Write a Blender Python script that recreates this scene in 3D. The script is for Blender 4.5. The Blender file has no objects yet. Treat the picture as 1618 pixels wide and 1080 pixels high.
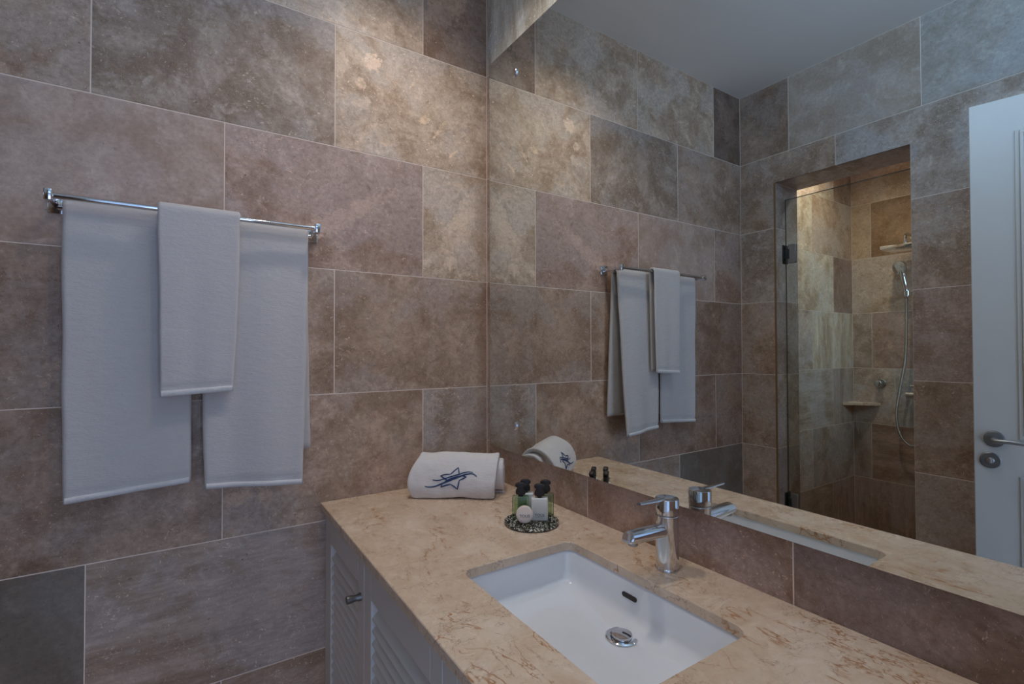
import bpy, bmesh, math, random
from mathutils import Vector, Matrix, noise
random.seed(7)
sc = bpy.context.scene
COL = sc.collection
R = math.radians

# ------------------------------------------------------------------ camera, world, lights, exposure
cam_d = bpy.data.cameras.new('camera')
cam = bpy.data.objects.new('camera', cam_d); COL.objects.link(cam)
cam_d.sensor_width = 36.0; cam_d.sensor_fit = 'HORIZONTAL'
cam_d.lens = 770.05 * 36.0 / 1618.0
cam_d.clip_start = 0.02
cam.matrix_world = (Matrix.Translation((-0.9601, -1.6417, 1.318)) @ Matrix.Rotation(R(-33.2503), 4, 'Z')
                    @ Matrix.Rotation(R(90 + 0.8592), 4, 'X') @ Matrix.Rotation(R(-0.1224), 4, 'Z'))
sc.camera = cam
sc.cycles.use_denoising = True
sc.cycles.max_bounces = 14
sc.cycles.diffuse_bounces = 6
sc.cycles.glossy_bounces = 8
sc.cycles.transparent_max_bounces = 12
sc.view_settings.view_transform = 'Standard'
sc.view_settings.look = 'None'
sc.view_settings.gamma = 1.0
sc.view_settings.use_curve_mapping = False
sc.view_settings.exposure = -0.96

world = bpy.data.worlds.new('world'); sc.world = world; world.use_nodes = True
wb = world.node_tree.nodes['Background']
wb.inputs[0].default_value = (0.40, 0.60, 1.0, 1); wb.inputs[1].default_value = 2.2

WARM = (1.0, 0.89, 0.77)
def spot(name, loc, power, size, blend, radius=0.03, rot=(0, 0, 0), color=WARM):
    l = bpy.data.lights.new(name, 'SPOT'); l.energy = power; l.spot_size = R(size); l.spot_blend = blend
    l.shadow_soft_size = radius; l.color = color
    o = bpy.data.objects.new(name, l); COL.objects.link(o); o.location = loc; o.rotation_euler = rot
    return o
def area(name, loc, rot, power, sx, sy, color, spread=180):
    l = bpy.data.lights.new(name, 'AREA'); l.shape = 'RECTANGLE'; l.size = sx; l.size_y = sy
    l.energy = power; l.color = color; l.spread = R(spread)
    o = bpy.data.objects.new(name, l); COL.objects.link(o); o.location = loc; o.rotation_euler = rot
    return o
ZCEIL = 2.783
DOWNLIGHTS = [(-0.40, -0.42), (-0.66, -1.15), (-2.46, -0.33)]
spot('downlight_beam', (-0.40, -0.42, 2.765), 46, 132, 1.0, 0.045)
spot('downlight_beam', (-0.66, -1.15, 2.765), 24, 150, 0.9, 0.035)
spot('downlight_beam', (-2.46, -0.33, 2.765), 56, 158, 0.9, 0.035, color=(1.0, 0.88, 0.73))
# daylight of the next room, coming in through the doorway behind the camera
area('doorway_daylight', (0.0, -3.7, 1.0), (R(98), 0, R(12)), 90, 2.6, 1.8, (0.58, 0.72, 1.0))

area('added_clerestory_daylight', (0.22, -1.45, 2.56), (0, R(124), 0), 58, 0.30, 0.80, (0.38, 0.62, 1.0))  # added blue daylight behind an assumed, unseen window above the mirror
area('added_fanlight_fill', (-1.04, -2.24, 2.38), (R(124), 0, 0), 12, 0.75, 0.40, (0.36, 0.60, 1.0))  # added blue light to brighten the ceiling; no fanlight is seen
area('added_shower_daylight', (-2.70, -1.62, 1.95), (R(52), 0, 0), 13, 0.60, 0.60, (0.50, 0.72, 1.0), 120)  # added daylight for the lower shower, from an assumed unseen window

# ------------------------------------------------------------------ helpers
def srgb(r, g, b):
    f = lambda c: (c / 255) / 12.92 if c / 255 <= 0.04045 else (((c / 255) + 0.055) / 1.055) ** 2.4
    return (f(r), f(g), f(b), 1.0)

def link(name, bm_or_me, mat=None, parent=None, smooth=False, auto=None):
    if isinstance(bm_or_me, bmesh.types.BMesh):
        me = bpy.data.meshes.new(name); bm_or_me.normal_update(); bm_or_me.to_mesh(me); bm_or_me.free()
        if mat: me.materials.append(mat)
        if smooth or auto:
            for p in me.polygons: p.use_smooth = True
        if auto:
            try: me.set_sharp_from_angle(angle=R(auto))
            except Exception: pass
    else:
        me = bm_or_me
    o = bpy.data.objects.new(name, me); COL.objects.link(o)
    if parent: o.parent = parent
    return o

def empty(name, loc=(0, 0, 0), rz=0.0):
    o = bpy.data.objects.new(name, None); COL.objects.link(o); o.location = loc; o.rotation_euler = (0, 0, rz)
    o.empty_display_size = 0.05
    return o

def tag(o, label, cat, group=None, kind=None):
    if label: o['label'] = label
    if cat: o['category'] = cat
    if group: o['group'] = group
    if kind: o['kind'] = kind
    return o

def bx(bm, x0, x1, y0, y1, z0, z1, bevel=0.0, seg=2):
    vs = [bm.verts.new((x, y, z)) for x in (x0, x1) for y in (y0, y1) for z in (z0, z1)]
    fs = []
    for q in ((0, 1, 3, 2), (4, 6, 7, 5), (0, 4, 5, 1), (2, 3, 7, 6), (0, 2, 6, 4), (1, 5, 7, 3)):
        fs.append(bm.faces.new([vs[i] for i in q]))
    bmesh.ops.recalc_face_normals(bm, faces=fs)
    if bevel > 0:
        es = list({e for f in fs for e in f.edges})
        bmesh.ops.bevel(bm, geom=es, offset=bevel, segments=seg, affect='EDGES', profile=0.5)
    return vs

def box_bm(*a, **k):
    bm = bmesh.new(); bx(bm, *a, **k); return bm

def lathe(bm, prof, n=32, axis='Z', c=(0, 0, 0), cap=True):
    """prof: list of (r, h) from start to end."""
    rings = []
    for r, h in prof:
        ring = []
        for i in range(n):
            a = 2 * math.pi * i / n
            p = (r * math.cos(a), r * math.sin(a), h)
            if axis == 'X': p = (p[2], p[0], p[1])
            elif axis == 'Y': p = (p[1], p[2], p[0])
            ring.append(bm.verts.new((p[0] + c[0], p[1] + c[1], p[2] + c[2])))
        rings.append(ring)
    for a, b in zip(rings, rings[1:]):
        for i in range(n):
            bm.faces.new((a[i], a[(i + 1) % n], b[(i + 1) % n], b[i]))
    if cap:
        bm.faces.new(list(reversed(rings[0]))); bm.faces.new(rings[-1])
    return rings

def tube(bm, pts, rad, n=10, flat=None):
    """tube through pts; rad a number or list; flat=(sx, sy) squashes the section."""
    pts = [Vector(p) for p in pts]
    rings = []; prev = None
    for i, p in enumerate(pts):
        t = (pts[min(i + 1, len(pts) - 1)] - pts[max(i - 1, 0)]).normalized()
        if prev is None:
            ref = Vector((0, 0, 1)) if abs(t.z) < 0.9 else Vector((1, 0, 0))
            a = t.cross(ref).normalized()
        else:
            a = (prev - t * prev.dot(t)).normalized()
        prev = a; b = t.cross(a).normalized()
        r = rad[i] if isinstance(rad, (list, tuple)) else rad
        sx, sy = flat if flat else (1, 1)
        rings.append([bm.verts.new(p + a * (r * sx * math.cos(2 * math.pi * k / n)) + b * (r * sy * math.sin(2 * math.pi * k / n))) for k in range(n)])
    for a, b in zip(rings, rings[1:]):
        for i in range(n):
            bm.faces.new((a[i], a[(i + 1) % n], b[(i + 1) % n], b[i]))
    bm.faces.new(list(reversed(rings[0]))); bm.faces.new(rings[-1])
    bmesh.ops.recalc_face_normals(bm, faces=bm.faces[:])
    return rings

def bez(pts, n=8):
    """Catmull-Rom through pts."""
    P = [Vector(p) for p in pts]; P = [P[0] * 2 - P[1]] + P + [P[-1] * 2 - P[-2]]
    out = []
    for i in range(1, len(P) - 2):
        for k in range(n):
            t = k / n
            a, b, c, d = P[i - 1:i + 3]
            out.append(0.5 * ((2 * b) + (c - a) * t + (2 * a - 5 * b + 4 * c - d) * t * t + (3 * b - a - 3 * c + d) * t ** 3))
    out.append(P[-2]); return out

def nz(x, y, z, s=1.0):
    return noise.noise(Vector((x * s, y * s, z * s)))

# ------------------------------------------------------------------ materials
class NT:
    def __init__(self, name):
        self.m = bpy.data.materials.new(name); self.m.use_nodes = True
        self.t = self.m.node_tree; self.n = self.t.nodes
        self.b = self.n['Principled BSDF']; self.out = self.n['Material Output']
    def node(self, typ, **kw):
        n = self.n.new(typ)
        for k, v in kw.items():
            if hasattr(n, k): setattr(n, k, v)
        return n
    def val(self, sock, v):
        if isinstance(v, bpy.types.NodeSocket): self.t.links.new(v, sock)
        else: sock.default_value = v
    def noise(self, vec, scale, detail=4, rough=0.55, dist=0.0):
        n = self.node('ShaderNodeTexNoise'); n.inputs['Scale'].default_value = scale
        n.inputs['Detail'].default_value = detail; n.inputs['Roughness'].default_value = rough
        n.inputs['Distortion'].default_value = dist
        if vec: self.t.links.new(vec, n.inputs['Vector'])
        return n
    def map(self, vec, scale=(1, 1, 1), loc=(0, 0, 0), rot=(0, 0, 0)):
        n = self.node('ShaderNodeMapping'); n.inputs['Scale'].default_value = scale
        n.inputs['Location'].default_value = loc; n.inputs['Rotation'].default_value = rot
        self.t.links.new(vec, n.inputs['Vector']); return n.outputs[0]
    def rng(self, v, a, b, c=0.0, d=1.0, smooth=True):
        n = self.node('ShaderNodeMapRange'); n.interpolation_type = 'SMOOTHSTEP' if smooth else 'LINEAR'
        self.val(n.inputs[0], v)
        for i, q in zip((1, 2, 3, 4), (a, b, c, d)): self.val(n.inputs[i], q)
        return n.outputs[0]
    def math(self, op, a, b=0.0, clamp=False):
        n = self.node('ShaderNodeMath', operation=op); n.use_clamp = clamp
        self.val(n.inputs[0], a); self.val(n.inputs[1], b); return n.outputs[0]
    def vmath(self, op, a, b=(0, 0, 0)):
        n = self.node('ShaderNodeVectorMath', operation=op); self.val(n.inputs[0], a); self.val(n.inputs[1], b)
        return n.outputs['Value'] if op in ('LENGTH', 'DOT_PRODUCT') else n.outputs[0]
    def mix(self, f, a, b, mode='MIX'):
        n = self.node('ShaderNodeMix', data_type='RGBA', blend_type=mode)
        self.val(n.inputs[0], f); self.val(n.inputs[6], a); self.val(n.inputs[7], b); return n.outputs[2]
    def bump(self, h, strength=0.2, dist=0.01, prev=None):
        n = self.node('ShaderNodeBump'); n.inputs['Strength'].default_value = strength
        n.inputs['Distance'].default_value = dist; self.t.links.new(h, n.inputs['Height'])
        if prev: self.t.links.new(prev, n.inputs['Normal'])
        return n.outputs[0]
    def set(self, **kw):
        for k, v in kw.items():
            s = self.b.inputs[k.replace('_', ' ')]; self.val(s, v)
        return self.m

def simple(name, col, rough=0.5, metal=0.0, **kw):
    m = NT(name); m.set(Base_Color=col, Roughness=rough, Metallic=metal)
    for k, v in kw.items(): m.val(m.b.inputs[k.replace('_', ' ')], v)
    return m.m

_trav = {}
def travertine(style='c', marks=None):
    """honed travertine; the tile's own colour comes from Object Info. marks: stains, shell patches and painted corner shade of one tile,
    (cx, cz, rx, rz, angle, (r,g,b multiplier), strength, wobble) in the tile's own metres."""
    key = (style, repr(marks))
    if key in _trav: return _trav[key]
    m = NT('travertine')
    oi = m.node('ShaderNodeObjectInfo'); tc = m.node('ShaderNodeTexCoord')
    P0 = tc.outputs['Object']
    off = m.node('ShaderNodeCombineXYZ')
    for i, k in enumerate((37.0, 91.0, 53.0)): m.val(off.inputs[i], m.math('MULTIPLY', oi.outputs['Random'], k))
    P = m.vmath('ADD', P0, off.outputs[0])
    sc_ = {'c': (1, 1, 1), 'f': (1, 1, 1), 'h': (0.28, 1, 1.5), 'v': (1.8, 1, 0.25)}[style]
    Ps = m.map(P, sc_)
    big = m.noise(Ps, 4.5, 6, 0.6, 0.9)
    mid = m.noise(Ps, 15, 8, 0.68, 0.5)
    fin = m.noise(Ps, 85, 6, 0.7)
    base = oi.outputs['Color']
    amp = 0.45 if style == 'f' else 1.0
    dark = m.mix(1.0, base, (0.62, 0.56, 0.50, 1), 'MULTIPLY')
    lite = m.mix(1.0, base, (1.26, 1.28, 1.30, 1), 'MULTIPLY')
    grey = m.mix(1.0, base, (0.90, 0.98, 1.10, 1), 'MULTIPLY')
    c = m.mix(m.rng(big.outputs[0], 0.38, 0.66, 0, amp), dark, base)
    c = m.mix(m.rng(mid.outputs[0], 0.50, 0.72, 0, 0.75 * amp), c, lite)
    hue = m.noise(m.map(P, (1, 1, 1), (5.2, 1.1, 8.8)), 3.2, 4, 0.6, 0.4)
    c = m.mix(m.rng(hue.outputs[0], 0.46, 0.60, 0, 0.25 if style == 'f' else 0.75), c, grey)
    c = m.mix(m.rng(mid.outputs[0], 0.46, 0.30, 0, 0.55 * amp), c, m.mix(1.0, c, (0.80, 0.72, 0.62, 1), 'MULTIPLY'))
    c = m.mix(m.rng(fin.outputs[0], 0.36, 0.66, 0, 1), m.mix(1.0, c, (0.90, 0.89, 0.88, 1), 'MULTIPLY'), m.mix(1.0, c, (1.08, 1.08, 1.07, 1), 'MULTIPLY'))
    if style in ('h', 'v'):
        s2 = (0.9, 1, 9) if style == 'h' else (9, 1, 0.9)
        ln = m.noise(m.map(P, s2), 4.0, 6, 0.65, 1.2)
        c = m.mix(m.rng(ln.outputs[0], 0.42, 0.62, 0, 0.6), c, m.mix(1.0, c, (0.84, 0.81, 0.79, 1), 'MULTIPLY'))
    if marks:
        wob = m.noise(P0, 26, 5, 0.65); wob2 = m.noise(P0, 48, 7, 0.72)
        wv = m.vmath('SUBTRACT', wob.outputs['Color'], (0.5, 0.5, 0.5))
        for (cx, cz, rx, rz, ang, mul, st, wb_) in marks:
            q = m.vmath('ADD', P0, m.vmath('MULTIPLY', wv, (wb_, 0, wb_)))
            q = m.vmath('SUBTRACT', q, (cx, 0, cz))
            rt = m.node('ShaderNodeVectorRotate', rotation_type='Y_AXIS'); m.val(rt.inputs['Vector'], q); rt.inputs['Angle'].default_value = R(ang)
            d = m.vmath('LENGTH', m.vmath('MULTIPLY', rt.outputs[0], (1 / rx, 0, 1 / rz)))
            d = m.math('ADD', d, m.math('MULTIPLY', m.math('SUBTRACT', wob2.outputs[0], 0.5), 3.4))
            f = m.rng(d, 1.12, 0.86, 0, m.math('MULTIPLY', m.rng(mid.outputs[0], .3, .6, .45, 1.0), st))
            c = m.mix(f, c, m.mix(1.0, base, tuple(mul) + (1,), 'MULTIPLY'))
    # crisp mottling
    if style != 'f':
        gs = .6 if style == 'c' else .25
        g1 = m.noise(m.map(P, (1, 1, 1.25), (4, 4, 1)), 46, 9, 0.80, 0.6)
        g2 = m.noise(m.map(P, (1, 1, 1), (9, 2, 6)), 7.5, 9, 0.72, 1.5)
        c = m.mix(m.rng(g1.outputs[0], .50, .40, 0, gs), c, m.mix(1.0, c, (0.70, 0.65, 0.60, 1), 'MULTIPLY'))
        c = m.mix(m.rng(g1.outputs[0], .54, .64, 0, gs), c, m.mix(1.0, c, (1.30, 1.29, 1.27, 1), 'MULTIPLY'))
        c = m.mix(m.rng(g2.outputs[0], .57, .60, 0, .6), c, m.mix(1.0, c, (1.20, 1.20, 1.20, 1), 'MULTIPLY'))
        c = m.mix(m.rng(g2.outputs[0], .43, .40, 0, .6), c, m.mix(1.0, c, (0.84, 0.80, 0.75, 1), 'MULTIPLY'))
    else:
        g1 = m.noise(m.map(P, (1, 1, 1.8), (4, 4, 1)), 70, 6, 0.75, 0.4)
        c = m.mix(m.rng(g1.outputs[0], .44, .34, 0, .6), c, m.mix(1.0, c, (0.76, 0.74, 0.72, 1), 'MULTIPLY'))
    # shell flecks
    if style != 'f':
        msk = m.noise(m.map(P, (1, 1, 1), (3, 9, 4)), 7, 3, 0.5)
        fl = m.noise(m.map(P, (1, 1, 1.6), (1, 2, 3), (0, 0.6, 0)), 62, 3, 0.55, 2.2)
        f = m.math('MULTIPLY', m.rng(fl.outputs[0], 0.63, 0.66, 0, 1), m.rng(msk.outputs[0], 0.44, 0.60, 0.12, 0.95))
        c = m.mix(f, c, m.mix(1.0, base, (1.5, 1.5, 1.5, 1), 'MULTIPLY'))
    if style != 'f':
        fl2 = m.noise(m.map(P, (1.7, 1, 1), (8, 1, 5), (0, -0.8, 0)), 120, 3, 0.6, 1.6)
        f = m.math('MULTIPLY', m.rng(fl2.outputs[0], 0.645, 0.67, 0, 1), m.rng(msk.outputs[0], 0.62, 0.42, 0.15, 0.9))
        c = m.mix(f, c, m.mix(1.0, base, (1.55, 1.55, 1.55, 1), 'MULTIPLY'))
    pit = m.noise(m.map(P, (1, 1, 2.2) if style != 'v' else (2.2, 1, 1), (7, 7, 7)), 120 if style == 'f' else 75, 2, 0.5)
    pm = m.rng(pit.outputs[0], 0.285 if style != 'f' else 0.335, 0.215, 0, 0.85)
    c = m.mix(pm, c, m.mix(1.0, base, (0.28, 0.25, 0.22, 1), 'MULTIPLY'))
    h = m.math('SUBTRACT', m.math('MULTIPLY', fin.outputs[0], 0.25), pm)
    m.set(Base_Color=c, Roughness=m.rng(mid.outputs[0], 0.3, 0.7, 0.5, 0.36), Specular_IOR_Level=0.35)
    m.val(m.b.inputs['Normal'], m.bump(h, 0.5, 0.0012))
    _trav[key] = m.m
    return m.m

def grout_mat():
    m = NT('pale_grout'); tc = m.node('ShaderNodeTexCoord')
    n = m.noise(tc.outputs['Object'], 90, 4)
    m.set(Base_Color=m.mix(n.outputs[0], srgb(224, 204, 190), srgb(240, 222, 208)), Roughness=0.9)
    return m.m
GROUT = grout_mat()

def plaster(name, col, bump=0.05):
    m = NT(name); tc = m.node('ShaderNodeTexCoord')
    n = m.noise(tc.outputs['Object'], 60, 5); n2 = m.noise(tc.outputs['Object'], 2.2, 3)
    m.set(Base_Color=m.mix(m.rng(n2.outputs[0], .3, .7, 0, .06), col, (0.4, 0.4, 0.4, 1)), Roughness=0.85)
    m.val(m.b.inputs['Normal'], m.bump(n.outputs[0], bump, 0.002)); return m.m
WHITE_CEIL = plaster('ceiling_paint', srgb(240, 238, 234))
DOOR_PAINT = plaster('door_lacquer', srgb(184, 181, 176), 0.02); DOOR_PAINT.node_tree.nodes['Principled BSDF'].inputs['Roughness'].default_value = 0.4
CAB_PAINT = plaster('cabinet_lacquer', srgb(214, 208, 204), 0.02); CAB_PAINT.node_tree.nodes['Principled BSDF'].inputs['Roughness'].default_value = 0.45

def chrome_mat(name='polished_chrome', col=(0.72, 0.73, 0.75, 1), rough=0.06):
    m = NT(name); tc = m.node('ShaderNodeTexCoord'); n = m.noise(tc.outputs['Object'], 30, 2)
    m.set(Base_Color=col, Metallic=1.0, Roughness=m.rng(n.outputs[0], .3, .7, rough, rough * 1.6)); return m.m
CHROME = chrome_mat(); BRUSHED = chrome_mat('brushed_steel', (0.42, 0.41, 0.40, 1), 0.28)
DARKSTEEL = chrome_mat('dark_satin_steel', (0.24, 0.235, 0.23, 1), 0.32)
DARKMETAL = chrome_mat('dark_metal', (0.10, 0.10, 0.10, 1), 0.35)

def mirror_mat():
    m = NT('mirror_silvering'); tc = m.node('ShaderNodeTexCoord'); n = m.noise(tc.outputs['Object'], 1.5, 2)
    m.set(Base_Color=m.mix(n.outputs[0], (0.765, 0.80, 0.785, 1), (0.775, 0.81, 0.795, 1)), Metallic=1.0, Roughness=0.0); return m.m
MIRROR = mirror_mat()

def glass_mat(name, tint, refl=1.0, ior=1.45):
    m = NT(name); m.n.remove(m.b)
    fr = m.node('ShaderNodeFresnel'); fr.inputs[0].default_value = ior
    tr = m.node('ShaderNodeBsdfTransparent'); tr.inputs[0].default_value = tint
    gl = m.node('ShaderNodeBsdfGlossy'); gl.inputs['Roughness'].default_value = 0.02
    tc = m.node('ShaderNodeTexCoord'); n = m.noise(tc.outputs['Object'], 3, 2)
    m.val(tr.inputs[0], m.mix(n.outputs[0], tint, tuple(c * 0.985 for c in tint[:3]) + (1,)))
    mx = m.node('ShaderNodeMixShader'); m.t.links.new(m.math('MULTIPLY', fr.outputs[0], refl), mx.inputs[0])
    m.t.links.new(tr.outputs[0], mx.inputs[1]); m.t.links.new(gl.outputs[0], mx.inputs[2])
    m.t.links.new(mx.outputs[0], m.out.inputs[0]); return m.m
GLASS = glass_mat('clear_shower_glass', (0.90, 0.93, 0.91, 1), .6)
GLASS_EDGE = simple('green_glass_edge', srgb(60, 78, 70), 0.15)
BOTTLE_GREEN = glass_mat('green_gel_bottle', (0.78, 0.91, 0.79, 1), 1.3)

def marble_mat(name='cream_marble'):
    m = NT(name); tc = m.node('ShaderNodeTexCoord'); P = tc.outputs['Object']
    big = m.noise(P, 5, 6, 0.6, 0.8); mid = m.noise(P, 18, 7, 0.65, 0.6); fin = m.noise(P, 120, 4, 0.6)
    base = srgb(218, 186, 150)
    c = m.mix(m.rng(big.outputs[0], .35, .65), srgb(212, 186, 160), srgb(226, 204, 182))
    c = m.mix(m.rng(mid.outputs[0], .56, .70, 0, .5), c, srgb(238, 218, 200))
    c = m.mix(m.rng(mid.outputs[0], .44, .30, 0, .5), c, srgb(198, 168, 138))
    c = m.mix(m.rng(fin.outputs[0], .4, .7, 0, .12), c, srgb(190, 150, 120))
    # fine broken veins
    def vein(scale, rot, st, width, col, seed, stretch=(1, 1, 1)):
        Q = m.map(P, stretch, (seed, seed * .7, seed * .3), (0, 0, rot))
        w = m.noise(Q, scale, 5, 0.62, 0.5)
        d = m.math('ABSOLUTE', m.math('SUBTRACT', w.outputs[0], 0.5))
        ln = m.rng(d, width, 0.0, 0, 1)
        k = m.noise(m.map(P, (1, 1, 1), (seed * 3, 4, 2)), 9, 3, .6)
        return m.math('MULTIPLY', ln, m.rng(k.outputs[0], .47, .58, 0, st)), col
    for f, col in (vein(5.0, 0.7, .85, .012, srgb(168, 108, 58), 3.1, (1.6, .7, 1)), vein(9, -.5, .6, .010, srgb(140, 100, 74), 8.7, (1.8, .8, 1)),
                   vein(14, 1.4, .55, .012, srgb(120, 86, 66), 15.3, (.7, 2.0, 1))):
        c = m.mix(f, c, col)
    k = m.noise(m.map(P, (.7, 1.8, 1), (11, 2, 5)), 10, 5, .7, 1.0)
    c = m.mix(m.rng(k.outputs[0], .66, .74, 0, .6), c, srgb(240, 222, 204))
    m.set(Base_Color=c, Roughness=m.rng(mid.outputs[0], .3, .7, .22, .32), Specular_IOR_Level=0.45)
    return m.m
MARBLE = marble_mat()

def terry_mat(name='white_terry_cloth', col=srgb(197, 192, 191)):
    m = NT(name); tc = m.node('ShaderNodeTexCoord'); P = tc.outputs['Object']
    a = m.noise(m.map(P, (.35, .35, 1.2)), 420, 4, .7); b = m.noise(P, 28, 4, .6)
    g = m.noise(m.map(P, (.4, .4, 1)), 90, 4, .65)
    h = m.math('ADD', m.math('MULTIPLY', a.outputs[0], .5), m.math('MULTIPLY', g.outputs[0], .9))
    m.set(Base_Color=m.mix(m.rng(b.outputs[0], .3, .7, 0, .35), col, tuple(x * .93 for x in col[:3]) + (1,)), Roughness=0.95, Specular_IOR_Level=0.1)
    m.val(m.b.inputs['Sheen Weight'], 0.25)
    m.val(m.b.inputs['Normal'], m.bump(h, 0.55, 0.004)); return m.m
TERRY = terry_mat(); HEM = terry_mat('flat_woven_hem', srgb(214, 211, 211))
CERAMIC = simple('white_ceramic', srgb(232, 234, 238), 0.08, 0, Coat_Weight=0.5)
NAVY = simple('navy_embroidery_thread', srgb(30, 62, 112), 0.6)
BLACKP = simple('matt_black_plastic', srgb(38, 34, 36), 0.45)

# ------------------------------------------------------------------ tiles
_tile_mesh = {}
TILES = []
def tile(parent, w, h, loc, theta, colr, style='c', marks=None, rx=0.0, thick=0.008):
    key = (round(w, 3), round(h, 3), style, repr(marks))
    if key not in _tile_mesh:
        bm = box_bm(-w / 2 + .0014, w / 2 - .0014, 0, thick, -h / 2 + .0014, h / 2 - .0014, bevel=0.0008, seg=1)
        me = bpy.data.meshes.new('tile'); bm.normal_update(); bm.to_mesh(me); bm.free()
        me.materials.append(travertine(style, marks)); _tile_mesh[key] = me
    o = bpy.data.objects.new('tile', _tile_mesh[key]); COL.objects.link(o); o.parent = parent
    o.location = loc; o.rotation_euler = (rx, 0, theta)
    c_ = srgb(*colr); g_ = sum(c_[:3]) / 3; o.color = tuple(min(.8, (x * .88 + g_ * .12) * 1.75) for x in c_[:3]) + (1,)
    o.name = 'tile'
    return o

# base tones (what the stone is, unlit)
BR = (150, 126, 108); DB = (134, 111, 95); TAN = (170, 148, 128); GB = (150, 133, 121); BEI = (188, 166, 146)
PK = (168, 147, 136); RB = (152, 126, 112); LG = (166, 150, 138); GG = (116, 108, 100); LV = (150, 130, 117)
DK = (108, 88, 76); GY = (150, 142, 136)
ZJ = [0.0, 0.3685, 0.772, 1.1755, 1.579, 1.9825, 2.386, ZCEIL]
VB = [0, -.5743, -1.1848, -1.8]
VA = [0, -.2666, -.8851, -1.4971, -2.1]
PROUD = 0.0008

def wall_backing(name, boxes, label, cat='wall'):
    bm = bmesh.new()
    for b in boxes: bx(bm, *b)
    o = link(name, bm, GROUT); tag(o, label, cat, kind='structure'); return o

XC = -1.7497; XCI = -1.9897; XB = -3.23; YF = -1.95; OPY0, OPY1, OPZ = -.2009, -.807, 2.232; WTOP = ZCEIL + 0.0
# --- wall behind the towels (y = 0)
wA = wall_backing('wall_back', [(XC, 0.25, PROUD, .15, 0, WTOP)], 'travertine tiled wall behind the hanging white towels')
MK = {  # marks: (cx,cz,rx,rz,angle,mul,strength,wobble)
 'patch': [(.17, -.075, .042, .021, -12, (1.28, 1.30, 1.36), .55, .012), (-.20, .02, .09, .05, 20, (1.0, 1.0, 1.02), .4, .06)],
 'blobs': [(-.165, .115, .030, .030, 10, (1.5, 1.46, 1.42), .75, .03), (-.205, .03, .016, .018, 0, (1.35, 1.33, 1.28), .6, .02),
           (.085, -.055, .006, .050, -32, (1.35, 1.30, 1.2), .7, .012), (.025, -.035, .02, .014, 30, (1.45, 1.42, 1.3), .7, .015), (.14, -.135, .004, .03, -42, (1.35, 1.3, 1.2), .7, .01),
           (-.20, -.035, .035, .016, 20, (1.25, 1.24, 1.2), .5, .03), (.09, .05, .12, .10, 0, (1.1, 1.08, 1.02), .35, .10), (-.12, -.15, .02, .012, 0, (1.25, 1.22, 1.1), .6, .02)],
 'diag': [(.02, -.03, .20, .030, 33, (1.28, 1.28, 1.28), .55, .06), (-.10, .08, .08, .04, 20, (.8, .76, .72), .5, .06), (.18, -.12, .08, .05, 0, (.78, .74, .7), .5, .07)],
 'smear_and_shade': [(-.10, .135, .30, .022, -7, (.80, .80, .82), .75, .03), (.10, .03, .018, .11, 18, (.82, .82, .84), .8, .02), (.055, -.085, .016, .085, -8, (.84, .84, .86), .7, .02),
           (.19, -.06, .022, .075, 8, (.84, .84, .86), .7, .02), (.22, .03, .03, .04, 0, (.78, .76, .75), .6, .03), (.13, -.04, .028, .06, 10, (1.12, 1.08, 1.02), .5, .03), (.27, -.02, .03, .2, 0, (.72, .64, .56), .6, .04),  # tall dark mark beside the corner is shade painted into the stone
           (-.12, -.02, .12, .10, 0, (.92, .85, .76), .5, .08)],
 'shell': [(-.02, -.03, .028, .10, -16, (.84, .85, .86), .75, .025), (.06, .05, .05, .06, 0, (.95, .93, .93), .5, .05), (.11, 0, .03, .2, 0, (.75, .66, .6), .5, .04)],  # last mark is painted shade along the corner, the others are shell
 'pale_and_shade': [(.03, .02, .045, .13, -30, (1.28, 1.25, 1.2), .6, .07), (-.02, -.14, .025, .03, 0, (1.35, 1.36, 1.38), .6, .03), (.11, .02, .03, .2, 0, (.74, .68, .62), .6, .03)],  # last mark darkens the corner edge as painted shade
 'brk': [(-.06, -.02, .05, .16, -38, (1.5, 1.46, 1.40), .7, .05), (-.08, .05, .05, .05, 0, (1.5, 1.45, 1.35), .5, .06), (.06, .13, .08, .04, -40, (.66, .6, .55), .6, .03), (-.09, -.11, .05, .06, 0, (.72, .66, .6), .6, .05)],
 'lightspots': [(-.27, .14, .045, .022, -10, (1.35, 1.33, 1.33), .75, .04), (-.155, .05, .012, .009, 0, (1.5, 1.45, 1.3), .8, .01), (-.14, .095, .035, .006, -20, (1.4, 1.38, 1.3), .6, .02), (-.27, -.09, .03, .02, 0, (1.35, 1.3, 1.2), .6, .03),
                (-.2, -.1, .02, .03, 20, (1.35, 1.3, 1.2), .6, .03), (.12, .10, .05, .03, 0, (1.12, 1.1, 1.1), .6, .03), (.2, -.05, .08, .07, 0, (1.15, 1.1, 1.08), .5, .06)],
 'gpatch': [(.22, .07, .12, .055, 0, (.98, 1.02, 1.10), .65, .05), (.26, -.14, .06, .06, 0, (1.2, 1.18, 1.16), .5, .04), (.2, .16, .12, .035, 0, (1.15, 1.12, 1.1), .45, .05)],
 'scratch': [(0, .02, .06, .14, -30, (1.7, 1.75, 1.8), .5, .09), (-.06, -.06, .05, .1, 0, (.7, .68, .66), .5, .05)],
 'hole': [(-.215, .143, .0055, .004, 0, (.35, .32, .3), .95, .002), (.04, -.02, .18, .03, 6, (.86, .83, .82), .5, .05), (-.1, -.11, .2, .02, 4, (.82, .8, .79), .5, .04)],
}
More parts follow.
